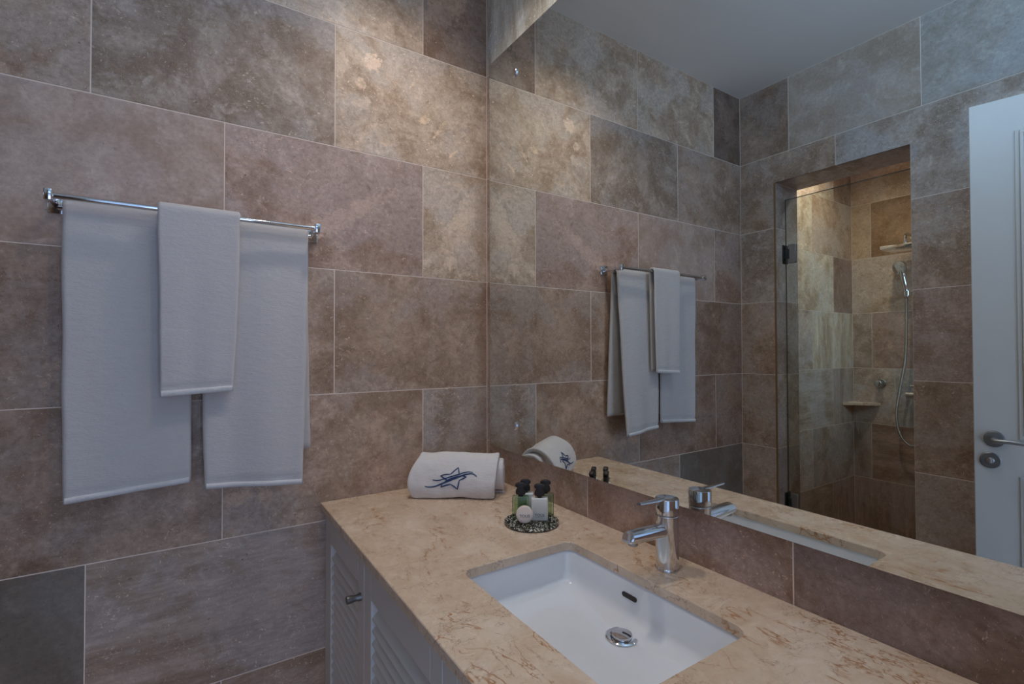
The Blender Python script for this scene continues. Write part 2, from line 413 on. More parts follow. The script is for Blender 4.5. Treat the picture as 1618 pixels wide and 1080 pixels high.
rowsA = {
 6: [(0, VA[1], DB, 'c', MK['brk']), (VA[1], VA[2], TAN, 'c', None), (VA[2], VA[3], TAN, 'c', None), (VA[3], XC, DK, 'c', MK['scratch'])],
 5: [(0, VB[1], TAN, 'c', MK['blobs']), (VB[1], VB[2], (140, 123, 110), 'c', MK['patch']), (VB[2], XC, BR, 'c', None)],
 4: [(0, VA[1], TAN, 'c', MK['pale_and_shade']), (VA[1], VA[2], RB, 'c', MK['diag']), (VA[2], VA[3], PK, 'f', None), (VA[3], XC, RB, 'c', None)],
 3: [(0, VB[1], BR, 'c', MK['smear_and_shade']), (VB[1], VB[2], BR, 'c', None), (VB[2], XC, DB, 'c', MK['gpatch'])],
 2: [(0, VA[1], GB, 'c', MK['shell']), (VA[1], VA[2], BR, 'c', MK['lightspots']), (VA[2], VA[3], DB, 'c', None), (VA[3], XC, DB, 'c', None)],
 1: [(0, VB[1], LV, 'h', None), (VB[1], VB[2], LV, 'h', MK['hole']), (VB[2], XC, GG, 'f', None)],
 0: [(0, VA[1], BR, 'c', None), (VA[1], VA[2], BR, 'h', None), (VA[2], VA[3], BR, 'c', None), (VA[3], XC, BR, 'c', None)],
}
for k, row in rowsA.items():
    for (x1, x0, c, s, mk) in row:
        tile(wA, x1 - x0, ZJ[k + 1] - ZJ[k], ((x0 + x1) / 2, 0, (ZJ[k] + ZJ[k + 1]) / 2), 0, c, s, mk)

# --- mirror wall (x = 0)
wB = wall_backing('wall_right', [(PROUD, .15, YF, PROUD, 0, 2.42), (PROUD, .15, -1.05, PROUD, 2.42, WTOP), (PROUD, .15, YF, -1.85, 2.42, WTOP), (PROUD, .15, -1.85, -1.05, 2.74, WTOP)], 'travertine tiled wall that carries the big mirror above the vanity')
ZC = 0.8315
rowsB = {2: [(0, -.5739, BR), (-.5739, -1.1526, BR), (-1.1526, YF, DB)]}
for (y1, y0, c) in [(0, -.5739, (156, 134, 118)), (-.5739, -1.1526, (150, 124, 110)), (-1.1526, -1.76, (126, 104, 92)), (-1.76, YF, BR)]:
    tile(wB, y1 - y0, .14, (0, (y0 + y1) / 2, ZC + .07 - .004), R(-90), c)
for k in (3, 4, 5):
    zz0 = ZC + .136 if k == 3 else ZJ[k]
    for (y1, y0) in ([(0, -.57), (-.57, -1.17), (-1.17, YF)] if k % 2 else [(0, -.29), (-.29, -.9), (-.9, -1.5), (-1.5, YF)]):
        tile(wB, y1 - y0, ZJ[k + 1] - zz0, (0, (y0 + y1) / 2, (zz0 + ZJ[k + 1]) / 2), R(-90), GB)
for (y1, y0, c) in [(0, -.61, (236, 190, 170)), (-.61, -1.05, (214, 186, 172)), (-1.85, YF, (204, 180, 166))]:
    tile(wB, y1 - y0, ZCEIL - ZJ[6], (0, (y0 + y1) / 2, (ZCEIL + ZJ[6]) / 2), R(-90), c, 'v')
for k in (0, 1):
    for (y1, y0) in ([(0, -.57), (-.57, -1.17), (-1.17, YF)] if k % 2 else [(0, -.9), (-.9, YF)]):
        tile(wB, y1 - y0, ZJ[k + 1] - ZJ[k], (0, (y0 + y1) / 2, (ZJ[k] + ZJ[k + 1]) / 2), R(-90), GB)

# --- wall with the shower opening (x = XC), seen in the mirror
wC = wall_backing('wall_left', [(XCI + PROUD, XC - PROUD, OPY0 + PROUD, .15, 0, WTOP), (XCI + PROUD, XC - PROUD, YF, OPY1 - PROUD, 0, WTOP),
                               (XCI + PROUD, XC - PROUD, OPY1 - PROUD, OPY0 + PROUD, OPZ + PROUD, WTOP)],
                  'travertine tiled wall with the shower opening, seen in the mirror')
def tC(y1, y0, z0, z1, c, s='c', mk=None): tile(wC, y1 - y0, z1 - z0, (XC, (y0 + y1) / 2, (z0 + z1) / 2), R(90), c, s, mk)
tC(0, -.278, ZJ[6], ZCEIL, DB); tC(-.278, -.8493, ZJ[6], ZCEIL, LG, 'f'); tC(-.8493, -1.45, ZJ[6], ZCEIL, (160, 152, 146), 'f'); tC(-1.45, YF, ZJ[6], ZCEIL, GB)
def notched_tile(pts, colr):
    # a tile cut round the corner of the opening; pts (y, z) on the wall's face
    cy = sum(p[0] for p in pts) / len(pts); cz = sum(p[1] for p in pts) / len(pts)
    b = bmesh.new(); A_ = [b.verts.new((y - cy, 0, z - cz)) for y, z in pts]; B_ = [b.verts.new((y - cy, .008, z - cz)) for y, z in pts]
    n = len(pts)
    for i in range(n): b.faces.new((A_[i], A_[(i + 1) % n], B_[(i + 1) % n], B_[i]))
    b.faces.new(A_); b.faces.new(list(reversed(B_))); bmesh.ops.recalc_face_normals(b, faces=b.faces[:])
    o = link('tile', b, travertine('c'), wC); o.location = (XC, cy, cz); o.rotation_euler = (0, 0, R(90))
    c_ = srgb(*colr); g_ = sum(c_[:3]) / 3; o.color = tuple(min(.8, (x * .88 + g_ * .12) * 1.75) for x in c_[:3]) + (1,)
q_ = .0014
notched_tile([(-q_, ZJ[5] + q_), (-q_, ZJ[6] - q_), (-.505 + q_, ZJ[6] - q_), (-.505 + q_, OPZ), (OPY0, OPZ), (OPY0, ZJ[5] + q_)], BR)
notched_tile([(-.505 - q_, OPZ), (-.505 - q_, ZJ[6] - q_), (-1.55 + q_, ZJ[6] - q_), (-1.55 + q_, ZJ[5] + q_), (OPY1, ZJ[5] + q_), (OPY1, OPZ)], GB)
tC(-1.55, YF, ZJ[5], ZJ[6], BR)
tC(0, OPY0, ZJ[4], ZJ[5], GB); tC(OPY1, -1.4, ZJ[4], ZJ[5], BR); tC(-1.4, YF, ZJ[4], ZJ[5], BR)
tC(0, OPY0, ZJ[3], ZJ[4], BR); tC(OPY1, -1.4, ZJ[3], ZJ[4], RB, 'c'); tC(-1.4, YF, ZJ[3], ZJ[4], RB)
tC(0, OPY0, ZJ[2], ZJ[3], (148, 127, 110)); tC(OPY1, -1.2, ZJ[2], ZJ[3], (144, 121, 104)); tC(-1.2, YF, ZJ[2], ZJ[3], BR)
tC(0, OPY0, ZJ[1], ZJ[2], BR); tC(OPY1, -1.3, ZJ[1], ZJ[2], BR); tC(-1.3, YF, ZJ[1], ZJ[2], BR)
tC(0, OPY0, ZJ[0], ZJ[1], BR); tC(OPY1, -1.3, ZJ[0], ZJ[1], BR); tC(-1.3, YF, ZJ[0], ZJ[1], BR)
# reveals of the opening
for k in range(6):
    z0, z1 = ZJ[k], min(ZJ[k + 1], OPZ)
    tile(wC, XC - XCI, z1 - z0, ((XC + XCI) / 2, OPY0, (z0 + z1) / 2), 0, GB if k % 2 else LG)
    tile(wC, XC - XCI, z1 - z0, ((XC + XCI) / 2, OPY1, (z0 + z1) / 2), R(180), GB)
for (y1, y0) in ((OPY0, -.505), (-.505, OPY1)):
    tile(wC, XC - XCI, y1 - y0, ((XC + XCI) / 2, (y0 + y1) / 2, OPZ), 0, (150, 136, 128), rx=R(90))
EDGE = simple('golden_brown_stone_edge', srgb(134, 100, 62), 0.6)
link('edge_strip', box_bm(XC - .004, XC + .002, OPY0 - .003, OPY0 + .006, 0, OPZ, bevel=.001, seg=1), EDGE, wC)

# --- wall with the doorway, behind the camera
DX0, DX1, DZ = -1.46, -.62, 2.16
wD = wall_backing('wall_front', [(XC, DX0, YF - .14, YF - PROUD, 0, WTOP), (DX1, .0, YF - .14, YF - PROUD, 0, WTOP), (DX0, DX1, YF - .14, YF - PROUD, DZ, 2.30), (DX0, DX1, YF - .14, YF - PROUD, 2.72, WTOP)],
                  'tiled wall with the doorway, behind the photographer')
for k in range(7):
    for (x0, x1) in ((XC, DX0), (DX1, 0)):
        tile(wD, x1 - x0, ZJ[k + 1] - ZJ[k], ((x0 + x1) / 2, YF, (ZJ[k] + ZJ[k + 1]) / 2), R(180), GB if k % 2 else BR)
for (x0, x1) in ((DX0, -1.04), (-1.04, DX1)):
    tile(wD, x1 - x0, 2.30 - DZ, ((x0 + x1) / 2, YF, (2.30 + DZ) / 2), R(180), GB)
fr = bmesh.new()
bx(fr, DX0, DX0 + .03, YF - .15, YF + .008, 0, DZ - .03, bevel=.003, seg=1); bx(fr, DX1 - .03, DX1, YF - .15, YF + .008, 0, DZ - .03, bevel=.003, seg=1); bx(fr, DX0, DX1, YF - .15, YF + .008, DZ - .03, DZ, bevel=.003, seg=1)
tag(link('trim_1', fr, DOOR_PAINT), 'white painted frame of the doorway behind the photographer', 'door frame', kind='structure')

WY0, WY1, WZ0, WZ1 = -1.85, -1.05, 2.42, 2.74
wn = empty('added_window_1', (0, 0, 0)); tag(wn, 'unseen clerestory window above the mirror, added for blue daylight', 'window', kind='structure')  # assumed window, out of view, added to let the blue light in
b = bmesh.new()
for q in ((WY0, WY0 + .02, WZ0, WZ1), (WY1 - .02, WY1, WZ0, WZ1), (WY0 + .02, WY1 - .02, WZ0, WZ0 + .02), (WY0 + .02, WY1 - .02, WZ1 - .02, WZ1)):
    bx(b, .09, .13, q[0], q[1], q[2], q[3])
link('window_frame', b, DOOR_PAINT, wn); link('pane', box_bm(.108, .112, WY0 + .02, WY1 - .02, WZ0 + .02, WZ1 - .02), GLASS, wn)

wn = empty('added_window_2', (0, 0, 0)); tag(wn, 'unseen fanlight over the doorway, added to brighten the ceiling', 'window', kind='structure')  # unseen opening added over the doorway for the ceiling light
b = bmesh.new()
for q in ((DX0, DX0 + .03, 2.30, 2.72), (DX1 - .03, DX1, 2.30, 2.72), (DX0 + .03, DX1 - .03, 2.30, 2.33), (DX0 + .03, DX1 - .03, 2.69, 2.72)):
    bx(b, q[0], q[1], YF - .10, YF - .05, q[2], q[3])
link('window_frame', b, DOOR_PAINT, wn); link('pane', box_bm(DX0 + .03, DX1 - .03, YF - .077, YF - .073, 2.33, 2.69), GLASS, wn)

# --- shower walls
wS = wall_backing('wall_shower_side', [(XB - .1, XCI, .02 + PROUD, .15, 0, WTOP)], 'travertine side wall inside the shower, lit warm at its top')
def tS(x1, x0, k, c, s='c'): tile(wS, x1 - x0, ZJ[k + 1] - ZJ[k], ((x0 + x1) / 2, .02, (ZJ[k] + ZJ[k + 1]) / 2), 0, c, s)
SX = XCI
SIDE = {6: [(SX, -2.95, BEI, 'c'), (-2.95, XB, BR, 'c')], 5: [(SX, -2.63, BEI, 'c'), (-2.63, XB, TAN, 'c')], 4: [(SX, -2.935, BEI, 'c'), (-2.935, XB, (134, 110, 96), 'c')],
        3: [(SX, -2.625, LG, 'c'), (-2.625, XB, BEI, 'v')], 2: [(SX, -2.915, LG, 'h'), (-2.915, XB, GB, 'v')],
        1: [(SX, -2.615, LG, 'c'), (-2.615, XB, GB, 'c')], 0: [(SX, -2.29, BR, 'h'), (-2.29, -2.89, BR, 'h'), (-2.89, XB, RB, 'v')]}
for k, row in SIDE.items():
    for (x1, x0, c, s) in row: tS(x1, x0, k, c, s)
wK = wall_backing('wall_shower_back', [(XB - .1, XB - PROUD, -1.35, .02 + PROUD, 0, WTOP)], 'travertine back wall inside the shower, behind the hand shower')
BACK = {6: [(.02, -.6, TAN, 'c'), (-.6, -1.3, TAN, 'c')], 5: [(.02, -.104, (164, 138, 110), 'c'), (-.104, -.7, (138, 108, 80), 'c'), (-.7, -1.3, BR, 'c')], 4: [(.02, -.55, TAN, 'c'), (-.55, -1.3, BR, 'c')],
        3: [(.02, -.104, GB, 'c'), (-.104, -.7, RB, 'c'), (-.7, -1.3, BR, 'c')], 2: [(.02, -.24, LG, 'c'), (-.24, -.8, GY, 'c'), (-.8, -1.3, BR, 'c')],
        1: [(.02, -.0935, GB, 'v'), (-.0935, -.7, RB, 'h'), (-.7, -1.3, BR, 'c')], 0: [(.02, -.55, RB, 'v'), (-.55, -1.3, BR, 'c')]}
for k, row in BACK.items():
    for (y1, y0, c, s) in row:
        tile(wK, y1 - y0, ZJ[k + 1] - ZJ[k], (XB, (y0 + y1) / 2, (ZJ[k] + ZJ[k + 1]) / 2), R(90), c, s)
wR = wall_backing('wall_shower_end', [(XB, -3.0, -1.45, -1.3 - PROUD, 0, WTOP), (-2.4, XCI, -1.45, -1.3 - PROUD, 0, WTOP), (-3.0, -2.4, -1.45, -1.3 - PROUD, 0, 1.579), (-3.0, -2.4, -1.45, -1.3 - PROUD, 2.386, WTOP)], 'far end wall of the shower, hidden past the opening')
for k in range(7):
    for (x0, x1) in ((XB, -3.0), (-3.0, -2.4), (-2.4, XCI)):
        if x0 == -3.0 and k in (4, 5): continue
        tile(wR, x1 - x0, ZJ[k + 1] - ZJ[k], ((x0 + x1) / 2, -1.3, (ZJ[k] + ZJ[k + 1]) / 2), R(180), TAN)
wn = empty('added_window_3', (0, 0, 0)); tag(wn, 'small unseen window in the shower end wall, added for daylight', 'window', kind='structure')  # assumed window, never in view, added to light the shower walls
b = bmesh.new()
for q in ((-3.0, -2.975, 1.579, 2.386), (-2.425, -2.4, 1.579, 2.386), (-2.975, -2.425, 1.579, 1.604), (-2.975, -2.425, 2.361, 2.386)):
    bx(b, q[0], q[1], -1.42, -1.37, q[2], q[3])
link('window_frame', b, DOOR_PAINT, wn); link('pane', box_bm(-2.975, -2.425, -1.397, -1.393, 1.604, 2.361), GLASS, wn)
# shower face of the opening wall
for k in range(7):
    tile(wC, .20, ZJ[k + 1] - ZJ[k], (XCI, OPY0 + .11, (ZJ[k] + ZJ[k + 1]) / 2), R(-90), TAN)
    tile(wC, .49, ZJ[k + 1] - ZJ[k], (XCI, -1.05, (ZJ[k] + ZJ[k + 1]) / 2), R(-90), TAN)

# --- floor and ceiling
fl = link('floor', box_bm(XB - .1, .15, YF - 1.2, .15, -.1, -PROUD), GROUT); tag(fl, 'travertine tiled bathroom floor below the vanity', 'floor', kind='structure')
for i in range(6):
    for j in range(5):
        tile(fl, .6, .6, (XB + .3 + i * .6 - .07, YF + .3 + j * .4 * 0 + j * .6 - .9, 0), 0, GB, rx=R(-90))
ce = link('ceiling', box_bm(XB - .1, .15, YF - .14, .15, ZCEIL, ZCEIL + .12), WHITE_CEIL); tag(ce, 'plain white painted ceiling, seen in the mirror', 'ceiling', kind='structure')

# ------------------------------------------------------------------ mirror
mz0, mz1, my0, my1, mx = .9551, 2.4059, -.047, -1.90, -.0158
mr = empty('wall_mirror', (0, 0, mz0)); tag(mr, 'large frameless mirror covering the wall above the vanity', 'mirror')
bm = bmesh.new(); bx(bm, mx, mx + .005, my1, my0, 0, mz1 - mz0, bevel=.0006, seg=1)
o = link('mirror_glass', bm, MIRROR, mr)
link('backing_board', box_bm(mx + .0052, -.0005, my1 + .02, my0 - .02, .012, mz1 - mz0 - .012), BLACKP, mr)
for (cy, cz) in ((-.2214, 2.2929), (-.2164, 1.0512), (-1.72, 2.29), (-1.72, 1.05)):
    b = bmesh.new(); lathe(b, [(.0165, 0), (.0165, -.0035), (.0150, -.0050), (.0, -.0062)][:3] + [(.006, -.0058)], 32, 'X', (mx, cy, cz - mz0))
    o = link('fixing_cap', b, CHROME, mr, auto=40)

# ------------------------------------------------------------------ vanity
XF = -.6155
# worktop with the basin cut-out
bm = bmesh.new()
sy0, sy1, sx0, sx1, rr = -1.158, -.678, -.462, -.1535, .028
def rrect(x0, x1, y0, y1, r, n=6):
    pts = []
    for cx, cy, a0 in ((x1 - r, y1 - r, 0), (x0 + r, y1 - r, 90), (x0 + r, y0 + r, 180), (x1 - r, y0 + r, 270)):
        for i in range(n + 1):
            a = R(a0 + 90 * i / n); pts.append((cx + r * math.cos(a), cy + r * math.sin(a)))
    return pts
hole = rrect(sx0, sx1, sy0, sy1, rr)
X0, X1, Y0, Y1, TH = XF, -.0008, YF + .004, -.0006, .0205
N = len(hole)
outer = []
cxs = [(X1, Y1), (X0, Y1), (X0, Y0), (X1, Y0)]
per = N // 4
for q in range(4):
    a = cxs[q]
    for i in range(per):
        outer.append(a)
# loft rings between the rounded hole and the outer rectangle: each hole point maps radially to the rectangle
hc = ((sx0 + sx1) / 2, (sy0 + sy1) / 2)
def to_rect(p):
    # project the hole's point outwards, keeping x for the long runs and corners exact
    qx = 0 if sx0 + rr < p[0] < sx1 - rr else 1
    return None
def ring_z(pts, z): return [bm.verts.new((x, y, z)) for x, y in pts]
corn = []
for idx, p in enumerate(hole):
    q = idx // (per)
    i = idx % per
    c = cxs[q]
    # first half of corner arc slides on one side, second half on the other
    if i == per // 2: corn.append(c)
    elif i < per // 2: corn.append((c[0], p[1]) if q in (0, 2) else (p[0], c[1]))
    else: corn.append((p[0], c[1]) if q in (0, 2) else (c[0], p[1]))
BV = .0016
def shrink(pts, d):
    return [(x + (d if x == X0 else (-d if x == X1 else 0)), y + (d if y == Y0 else (-d if y == Y1 else 0))) for x, y in pts]
hole_b = rrect(sx0 - BV, sx1 + BV, sy0 - BV, sy1 + BV, rr + BV)
rings = [ring_z(hole, ZC - TH), ring_z(hole, ZC - BV), ring_z(hole_b, ZC), ring_z(shrink(corn, BV), ZC), ring_z(corn, ZC - BV), ring_z(corn, ZC - TH)]
for a, b in zip(rings, rings[1:] + rings[:1]):
    for i in range(N):
        try: bm.faces.new((a[i], a[(i + 1) % N], b[(i + 1) % N], b[i]))
        except ValueError: pass
bmesh.ops.remove_doubles(bm, verts=bm.verts[:], dist=1e-6)
bmesh.ops.recalc_face_normals(bm, faces=bm.faces[:])
wt = link('marble_worktop', bm, MARBLE); tag(wt, 'cream beige marble worktop with a rectangular basin cut-out', 'countertop')

# basin
bs = empty('undermount_basin', (hc[0], hc[1], ZC - TH)); tag(bs, 'white ceramic rectangular basin set under the marble worktop', 'basin')
def L(p): return (p[0] - hc[0], p[1] - hc[1])
bm = bmesh.new()
lv = [(-.022, -.0006, .04), (-.022, -.016, .04), (.004, -.03, .035), (.012, -.075, .035), (.014, -.110, .05)]
prof = [  # inset from the cut-out, depth, corner radius (inside surface)
 (-.024, 0, .045), (-.004, 0, .03), (-.0025, -.0025, .03), (.001, -.012, .032), (.005, -.045, .036), (.008, -.060, .040), (.013, -.068, .044), (.021, -.074, .05), (.033, -.078, .06)]
rg = []
for ins, z, r in prof:
    rg.append([bm.verts.new((*L(p), z)) for p in rrect(sx0 + ins, sx1 - ins, sy0 + ins, sy1 - ins, r, 8)])
M_ = len(rg[0])
# floor slopes to the drain
drain = (-.2165, -.918)
dl = L(drain)
for f, z in ((.35, -.0805), (.7, -.0840), (.9, -.0862)):
    base = rrect(sx0 + .033, sx1 - .033, sy0 + .033, sy1 - .033, .06, 8)
    ring = []
    for i, p in enumerate(base):
        lp = L(p); v = Vector((lp[0] - dl[0], lp[1] - dl[1])); tgt = v.normalized() * .024
        q = v * (1 - f) + tgt * f
        ring.append(bm.verts.new((dl[0] + q.x, dl[1] + q.y, z)))
    rg.append(ring)
base = rrect(sx0 + .033, sx1 - .033, sy0 + .033, sy1 - .033, .06, 8)
rg.append([bm.verts.new((dl[0] + (Vector((L(p)[0] - dl[0], L(p)[1] - dl[1])).normalized() * .024).x, dl[1] + (Vector((L(p)[0] - dl[0], L(p)[1] - dl[1])).normalized() * .024).y, -.0868)) for p in base])
rg.append([bm.verts.new((v.co.x, v.co.y, -.125)) for v in rg[-1]])
for a, b in zip(rg, rg[1:]):
    for i in range(M_): bm.faces.new((a[i], a[(i + 1) % M_], b[(i + 1) % M_], b[i]))
# outside
og = []
for ins, z, r in ((-.024, 0, .045), (-.024, -.016, .045), (-.010, -.02, .045), (.0, -.085, .05), (.03, -.115, .06)):
    og.append([bm.verts.new((*L(p), z)) for p in rrect(sx0 + ins, sx1 - ins, sy0 + ins, sy1 - ins, r, 8)])
for a, b in zip(og, og[1:]):
    for i in range(M_): bm.faces.new((b[i], b[(i + 1) % M_], a[(i + 1) % M_], a[i]))
bm.faces.new(list(reversed(og[-1])))
bmesh.ops.remove_doubles(bm, verts=bm.verts[:], dist=1e-5)
link('bowl', bm, CERAMIC, bs, auto=50)
# overflow slot on the mirror side wall
b = bmesh.new()
oy, oz, ox = -.884 - hc[1], -.034, sx1 - hc[0] - .0045
def stadium(hw, r, n=8):
    pts = []
    for s, a0 in ((1, -90), (-1, 90)):
        for i in range(n + 1):
            a = R(a0 + 180 * i / n); pts.append((s * hw + r * math.cos(a), r * math.sin(a)))
    return pts
def slab_x(bm, pts, x0, x1, cy, cz):
    A_ = [bm.verts.new((x0, cy + p[0], cz + p[1])) for p in pts]; B_ = [bm.verts.new((x1, cy + p[0], cz + p[1])) for p in pts]
    n = len(pts)
    for i in range(n): bm.faces.new((A_[i], A_[(i + 1) % n], B_[(i + 1) % n], B_[i]))
    bm.faces.new(list(reversed(A_))); bm.faces.new(B_); bmesh.ops.recalc_face_normals(bm, faces=bm.faces[:])
DARKHOLE = simple('dark_overflow_channel', srgb(60, 52, 50), 0.7)
slab_x(b, stadium(.016, .0052), ox - .0012, ox + .004, oy, oz); link('overflow_slot', b, DARKHOLE, bs)
b = bmesh.new()
lathe(b, [(.0335, 0), (.0335, .0018), (.031, .0032), (.0245, .0022), (.0235, -.004), (.0235, -.02), (.0225, -.02)], 40, 'Z', (dl[0], dl[1], -.0855), cap=False)
dr = link('drain_ring', b, CHROME, bs, auto=35)
b = bmesh.new(); lathe(b, [(.0195, -.010), (.0215, -.008), (.0215, .0035), (.0205, .0055), (.012, .0066), (.004, .0070)], 40, 'Z', (dl[0], dl[1], -.0835))
link('pop_up_plug', b, CHROME, bs, auto=35)

# cabinet
XCAB = -.600
cb = empty('vanity_cabinet', (XCAB, 0, 0)); tag(cb, 'white vanity cabinet with louvred doors under the marble worktop', 'cabinet')
bm = bmesh.new()
CT = ZC - TH - .0008
bx(bm, .018, -XCAB - .004, YF + .01, -.002, .08, .60)           # carcass
bx(bm, .018, .04, YF + .01, -.002, .60, CT)
bx(bm, .05, .10, YF + .02, -.01, 0, .08)
bx(bm, .0, .018, -.018, -.002, .08, CT, bevel=.001, seg=1)      # scribe strip by the wall
bx(bm, .0, .018, YF + .01, -.0205, CT - .018, CT, bevel=.001, seg=1)
link('body', bm, CAB_PAINT, cb)
def louvre_door(y1, y0, knob_y):
    z0, z1 = .085, CT - .021
    bm = bmesh.new(); st = .052; t = .020
    bx(bm, -.0, t, y0, y0 + st, z0, z1, bevel=.0015, seg=1); bx(bm, 0, t, y1 - st, y1, z0, z1, bevel=.0015, seg=1)
    bx(bm, 0, t, y0 + st, y1 - st, z1 - .070, z1, bevel=.0012, seg=1); bx(bm, 0, t, y0 + st, y1 - st, z0, z0 + .08, bevel=.0012, seg=1)
    d = link('door', bm, CAB_PAINT, cb)
    d.location = (-.0, 0, 0)
    w = (y1 - st) - (y0 + st)
    bm = bmesh.new()
    # one tilted slat, outer edge low
    s = [(.0018, -.0095), (.0012, -.0065), (.0030, -.0040), (.0185, .0100), (.0200, .0080), (.0050, -.0085)]
    A_ = [bm.verts.new((p[0] + .001, -w / 2, p[1])) for p in s]; B_ = [bm.verts.new((p[0] + .001, w / 2, p[1])) for p in s]
    for i in range(6): bm.faces.new((A_[i], A_[(i + 1) % 6], B_[(i + 1) % 6], B_[i]))
    bm.faces.new(list(reversed(A_))); bm.faces.new(B_); bmesh.ops.recalc_face_normals(bm, faces=bm.faces[:])
    me = bpy.data.meshes.new('slat'); bm.to_mesh(me); bm.free(); me.materials.append(CAB_PAINT)
    z = z0 + .08 + .016
    while z < z1 - .070 - .010:
        so = bpy.data.objects.new('slat', me); COL.objects.link(so); so.parent = d; so.location = (0, (y0 + y1) / 2, z); z += .0295
    if knob_y is not None:
        b = bmesh.new()
        lathe(b, [(.0100, -.0002), (.0098, -.004), (.0078, -.011), (.0078, -.018), (.0096, -.025), (.0096, -.035), (.0086, -.036)], 24, 'X', (0, knob_y, .694))
        link('knob', b, DARKSTEEL, d, auto=40)
louvre_door(-.020, -.420, -.393)
louvre_door(-.424, -.874, None)
louvre_door(-.878, -1.328, None)
louvre_door(-1.332, YF + .02, None)

# ------------------------------------------------------------------ tap
FX, FY = -.0745, -.9185
tp = empty('basin_mixer_tap', (FX, FY, ZC)); tag(tp, 'chrome single lever basin mixer tap beside the mirror', 'tap')
b = bmesh.new(); lathe(b, [(.0272, .0002), (.0272, .003), (.0262, .0052), (.0255, .0058), (.0252, .010), (.0248, .1175), (.0240, .1185)], 48)
link('body', b, CHROME, tp, auto=30)
b = bmesh.new(); lathe(b, [(.0232, .1180), (.0232, .1225)], 48); link('gap_ring', b, BRUSHED, tp, auto=30)
b = bmesh.new(); lathe(b, [(.0245, .1220), (.0258, .1228), (.0258, .1535), (.0250, .1552), (.0235, .1560), (.001, .1564)], 48); hd = link('cartridge_head', b, CHROME, tp, auto=30)
b = bmesh.new(); lathe(b, [(.0034, -.0262), (.0034, -.0254), (.002, -.0252)], 16, 'X', (0, .002, .138)); link('screw_cap', b, DARKMETAL, hd)
# spout: a tube that leaves the body and rises slightly, end cut down at a slant
b = bmesh.new()
nS = 28; rg = []
for i, (x, zc_, ry, rz_, sl) in enumerate([(-.010, .0855, .0165, .0165, 0), (-.035, .0875, .0165, .0163, 0), (-.075, .0895, .0165, .0158, 0), (-.108, .0915, .0165, .0148, .004), (-.1225, .0925, .0160, .0135, .011), (-.1255, .0925, .0135, .0105, .012)]):
    ring = []
    for k in range(nS):
        a = 2 * math.pi * k / nS
        yy = math.cos(a) * ry; zz = math.sin(a) * rz_
        zz = max(zz, -rz_ * .72)
        ring.append(b.verts.new((x - sl * (zz / rz_) * -0.6, yy, zc_ + zz)))
    rg.append(ring)
for a_, b_ in zip(rg, rg[1:]):
    for i in range(nS): b.faces.new((a_[i], a_[(i + 1) % nS], b_[(i + 1) % nS], b_[i]))
b.faces.new(rg[-1]); b.faces.new(list(reversed(rg[0]))); bmesh.ops.recalc_face_normals(b, faces=b.faces[:])
link('spout', b, CHROME, tp, auto=35)
b = bmesh.new(); lathe(b, [(.0105, .0820), (.0105, .0755), (.0095, .0745), (.0085, .0745), (.0085, .0775)], 28, 'Z', (-.1085, 0, 0)); link('aerator', b, BRUSHED, tp, auto=35)
# lever
b = bmesh.new()
tube(b, [(-.012, 0, .1545), (-.030, 0, .1548), (-.055, 0, .1553), (-.080, 0, .1562), (-.0895, 0, .1568)], [.0088, .0078, .0066, .0062, .0056], 14, flat=(1.0, .48))
link('lever', b, CHROME, tp, auto=50)
b = bmesh.new(); tube(b, [(.0245, .0, .052), (.0345, 0, .052)], .0022, 10); lathe(b, [(.0036, .0335), (.0036, .039)], 12, 'X', (0, 0, .052)); link('waste_rod', b, CHROME, tp, auto=40)

# ------------------------------------------------------------------ towel rail
BY, BZ, BXL, BXR = -.108, 1.679, -1.236, -.656
RY, RZ = -.052, 1.6655   # second bar, nearer the wall
rl = empty('towel_rail', (0, 0, BZ)); tag(rl, 'chrome towel rail fixed to the tiled wall, holding three white towels', 'towel rail')
b = bmesh.new(); tube(b, [(BXL, BY, 0), (BXR, BY, 0)], .0068, 20); link('bar', b, CHROME, rl, auto=40)
b = bmesh.new(); tube(b, [(BXL, RY, RZ - BZ), (BXR, RY, RZ - BZ)], .0060, 20); link('bar', b, CHROME, rl, auto=40)
for x, s in ((BXL - .006, -1), (BXR + .006, 1)):
    b = bmesh.new(); bx(b, x - .008, x + .008, BY - .014, BY + .014, -.0135, .0135, bevel=.003, seg=2); bx(b, x - .0075, x + .0075, BY, -.006, -.0075, .0075, bevel=.002, seg=1)
    br = link('bracket', b, CHROME, rl, auto=40)
    b = bmesh.new(); bx(b, x - .021, x + .021, -.008, -.0002, -.021, .021, bevel=.002, seg=2); link('wall_plate', b, CHROME, br, auto=40)

